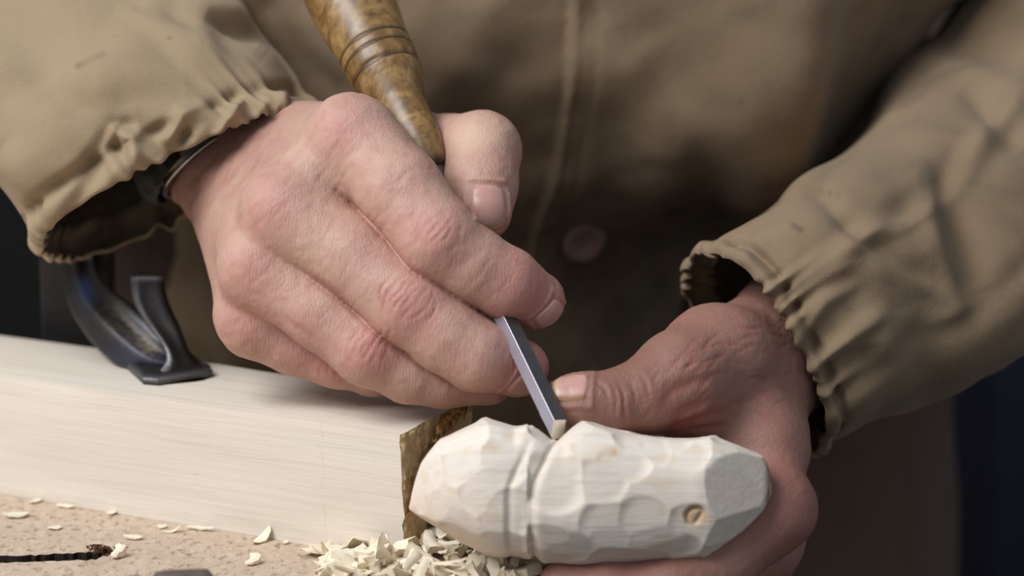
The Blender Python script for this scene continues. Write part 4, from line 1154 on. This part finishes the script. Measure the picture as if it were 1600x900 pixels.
for px_, py_, kd_, rz_, s_, lb_ in ((530, 868, 'curl', .3, (1.1, .9, .7), 'long pale shaving at the left end of the chip heap, against the timber'), (545, 889, 'flake', .05, (1.0, .9, .9), 'oval pale flake lying foremost at the left of the heap'), (512, 879, 'wedge', .4, (.6, .8, .8), 'small wedge chip leftmost before the heap')):
    p_ = on_bench(px_, py_); chip(kd_, 1, (p_[0], p_[1], BZ + .0006), (.05, .05, rz_), s_, lb_)
# fibres and crumbs that cling to the sawn end of the timber
def fuzz():
    V, F = [], []
    for i in range(260):
        b = rng.uniform(.001, .040); zc = .0165 + b * .80
        z = np.clip(zc + rng.normal(0, .0022), .001, .0385)
        c = np.array([rng.uniform(.0002, .0012), b, z]); s = rng.uniform(.0005, .0014)
        q = len(V)
        for _ in range(5): V.append(CORNER - AX * (c[0] + abs(rng.normal(0, s * .6))) + BX * (c[1] + rng.normal(0, s)) + np.array([0, 0, c[2] + rng.normal(0, s)]))
        F += [[q, q + 1, q + 2], [q, q + 2, q + 3], [q + 1, q + 3, q + 4], [q, q + 3, q + 4]]
    o = mesh_obj('sawdust', V, F, plain('sawdust', (206, 160, 104), .9), smooth=False)
    tag(o, 'orange sawdust crumbs clinging to the sawn end of the timber', 'sawdust', kind='stuff')
fuzz()
def crumbs():
    V, F = [], []
    for i in range(60):
        c = SLOT_END + np.array([rng.normal(-.0015, .002), rng.normal(.0008, .0012), abs(rng.normal(.0008, .0008))]); s = rng.uniform(.0004, .0011); q = len(V)
        for _ in range(4): V.append(c + rng.normal(0, s, 3))
        F += [[q, q + 1, q + 2], [q, q + 2, q + 3], [q + 1, q + 3, q + 2], [q, q + 3, q + 1]]
    V = np.array(V); V[:, 2] = np.maximum(V[:, 2], BZ + .0002)
    tag(mesh_obj('crumbs', V, F, M_RUST, smooth=False), 'rusty brown crumbs at the end of the slot in the bench', 'crumbs', kind='stuff')
crumbs()

# a dark stick with a red end in the very front of the bench
def stick():
    a, b = on_bench(345, 982), on_bench(185, 990)
    root = empty('stick', (a + b) / 2, 'blurred dark rod with a dull red end at the bottom edge of the view', 'rod')
    d = unit(b - a); L = np.linalg.norm(b - a); u = np.cross(d, [0, 0, 1.0]); z = np.array([0, 0, 1.0]); R = .0086
    def piece(name, t0, t1, rr, mat):
        tt = np.linspace(t0, t1, 8); ph = np.linspace(0, 2 * math.pi, 16, endpoint=False)
        V = [a + d * t * L + z * (R * 1.06) + rr * (1 - .5 * abs(2 * (t - t0) / (t1 - t0) - 1) ** 8) * (math.cos(p) * u + math.sin(p) * z) for t in tt for p in ph]
        n = len(V); V += [a + d * t0 * L + z * R * 1.06, a + d * t1 * L + z * R * 1.06]
        F = grid_faces(8, 16, True).tolist() + [[n, j, (j + 1) % 16] for j in range(16)] + [[n + 1, 7 * 16 + (j + 1) % 16, 7 * 16 + j] for j in range(16)]
        mesh_obj(name, V, F, mat, root)
    piece('shaft', 0, .72, R, plain('dark_bark', (122, 106, 94), .8, noise_scale=400, spread=.5)); piece('tip', .72, 1.0, R * .86, plain('red_paint', (150, 70, 62), .5))
stick()
# ------------------------------------------------------------------ dim background things
box_world('cabinet', (.256, .75, 0), (.62, 1.2, .69), M_NAVY, None, .004)
tag(bpy.data.objects['cabinet'], 'dark navy cabinet standing behind the jacket on the right', 'cabinet')
box_world('cupboard', (-1.1, .72, 0), (-.175, 1.2, 1.6), M_BLACK, None, .004)
tag(bpy.data.objects['cupboard'], 'black cupboard in the dark behind the clamp', 'cupboard')
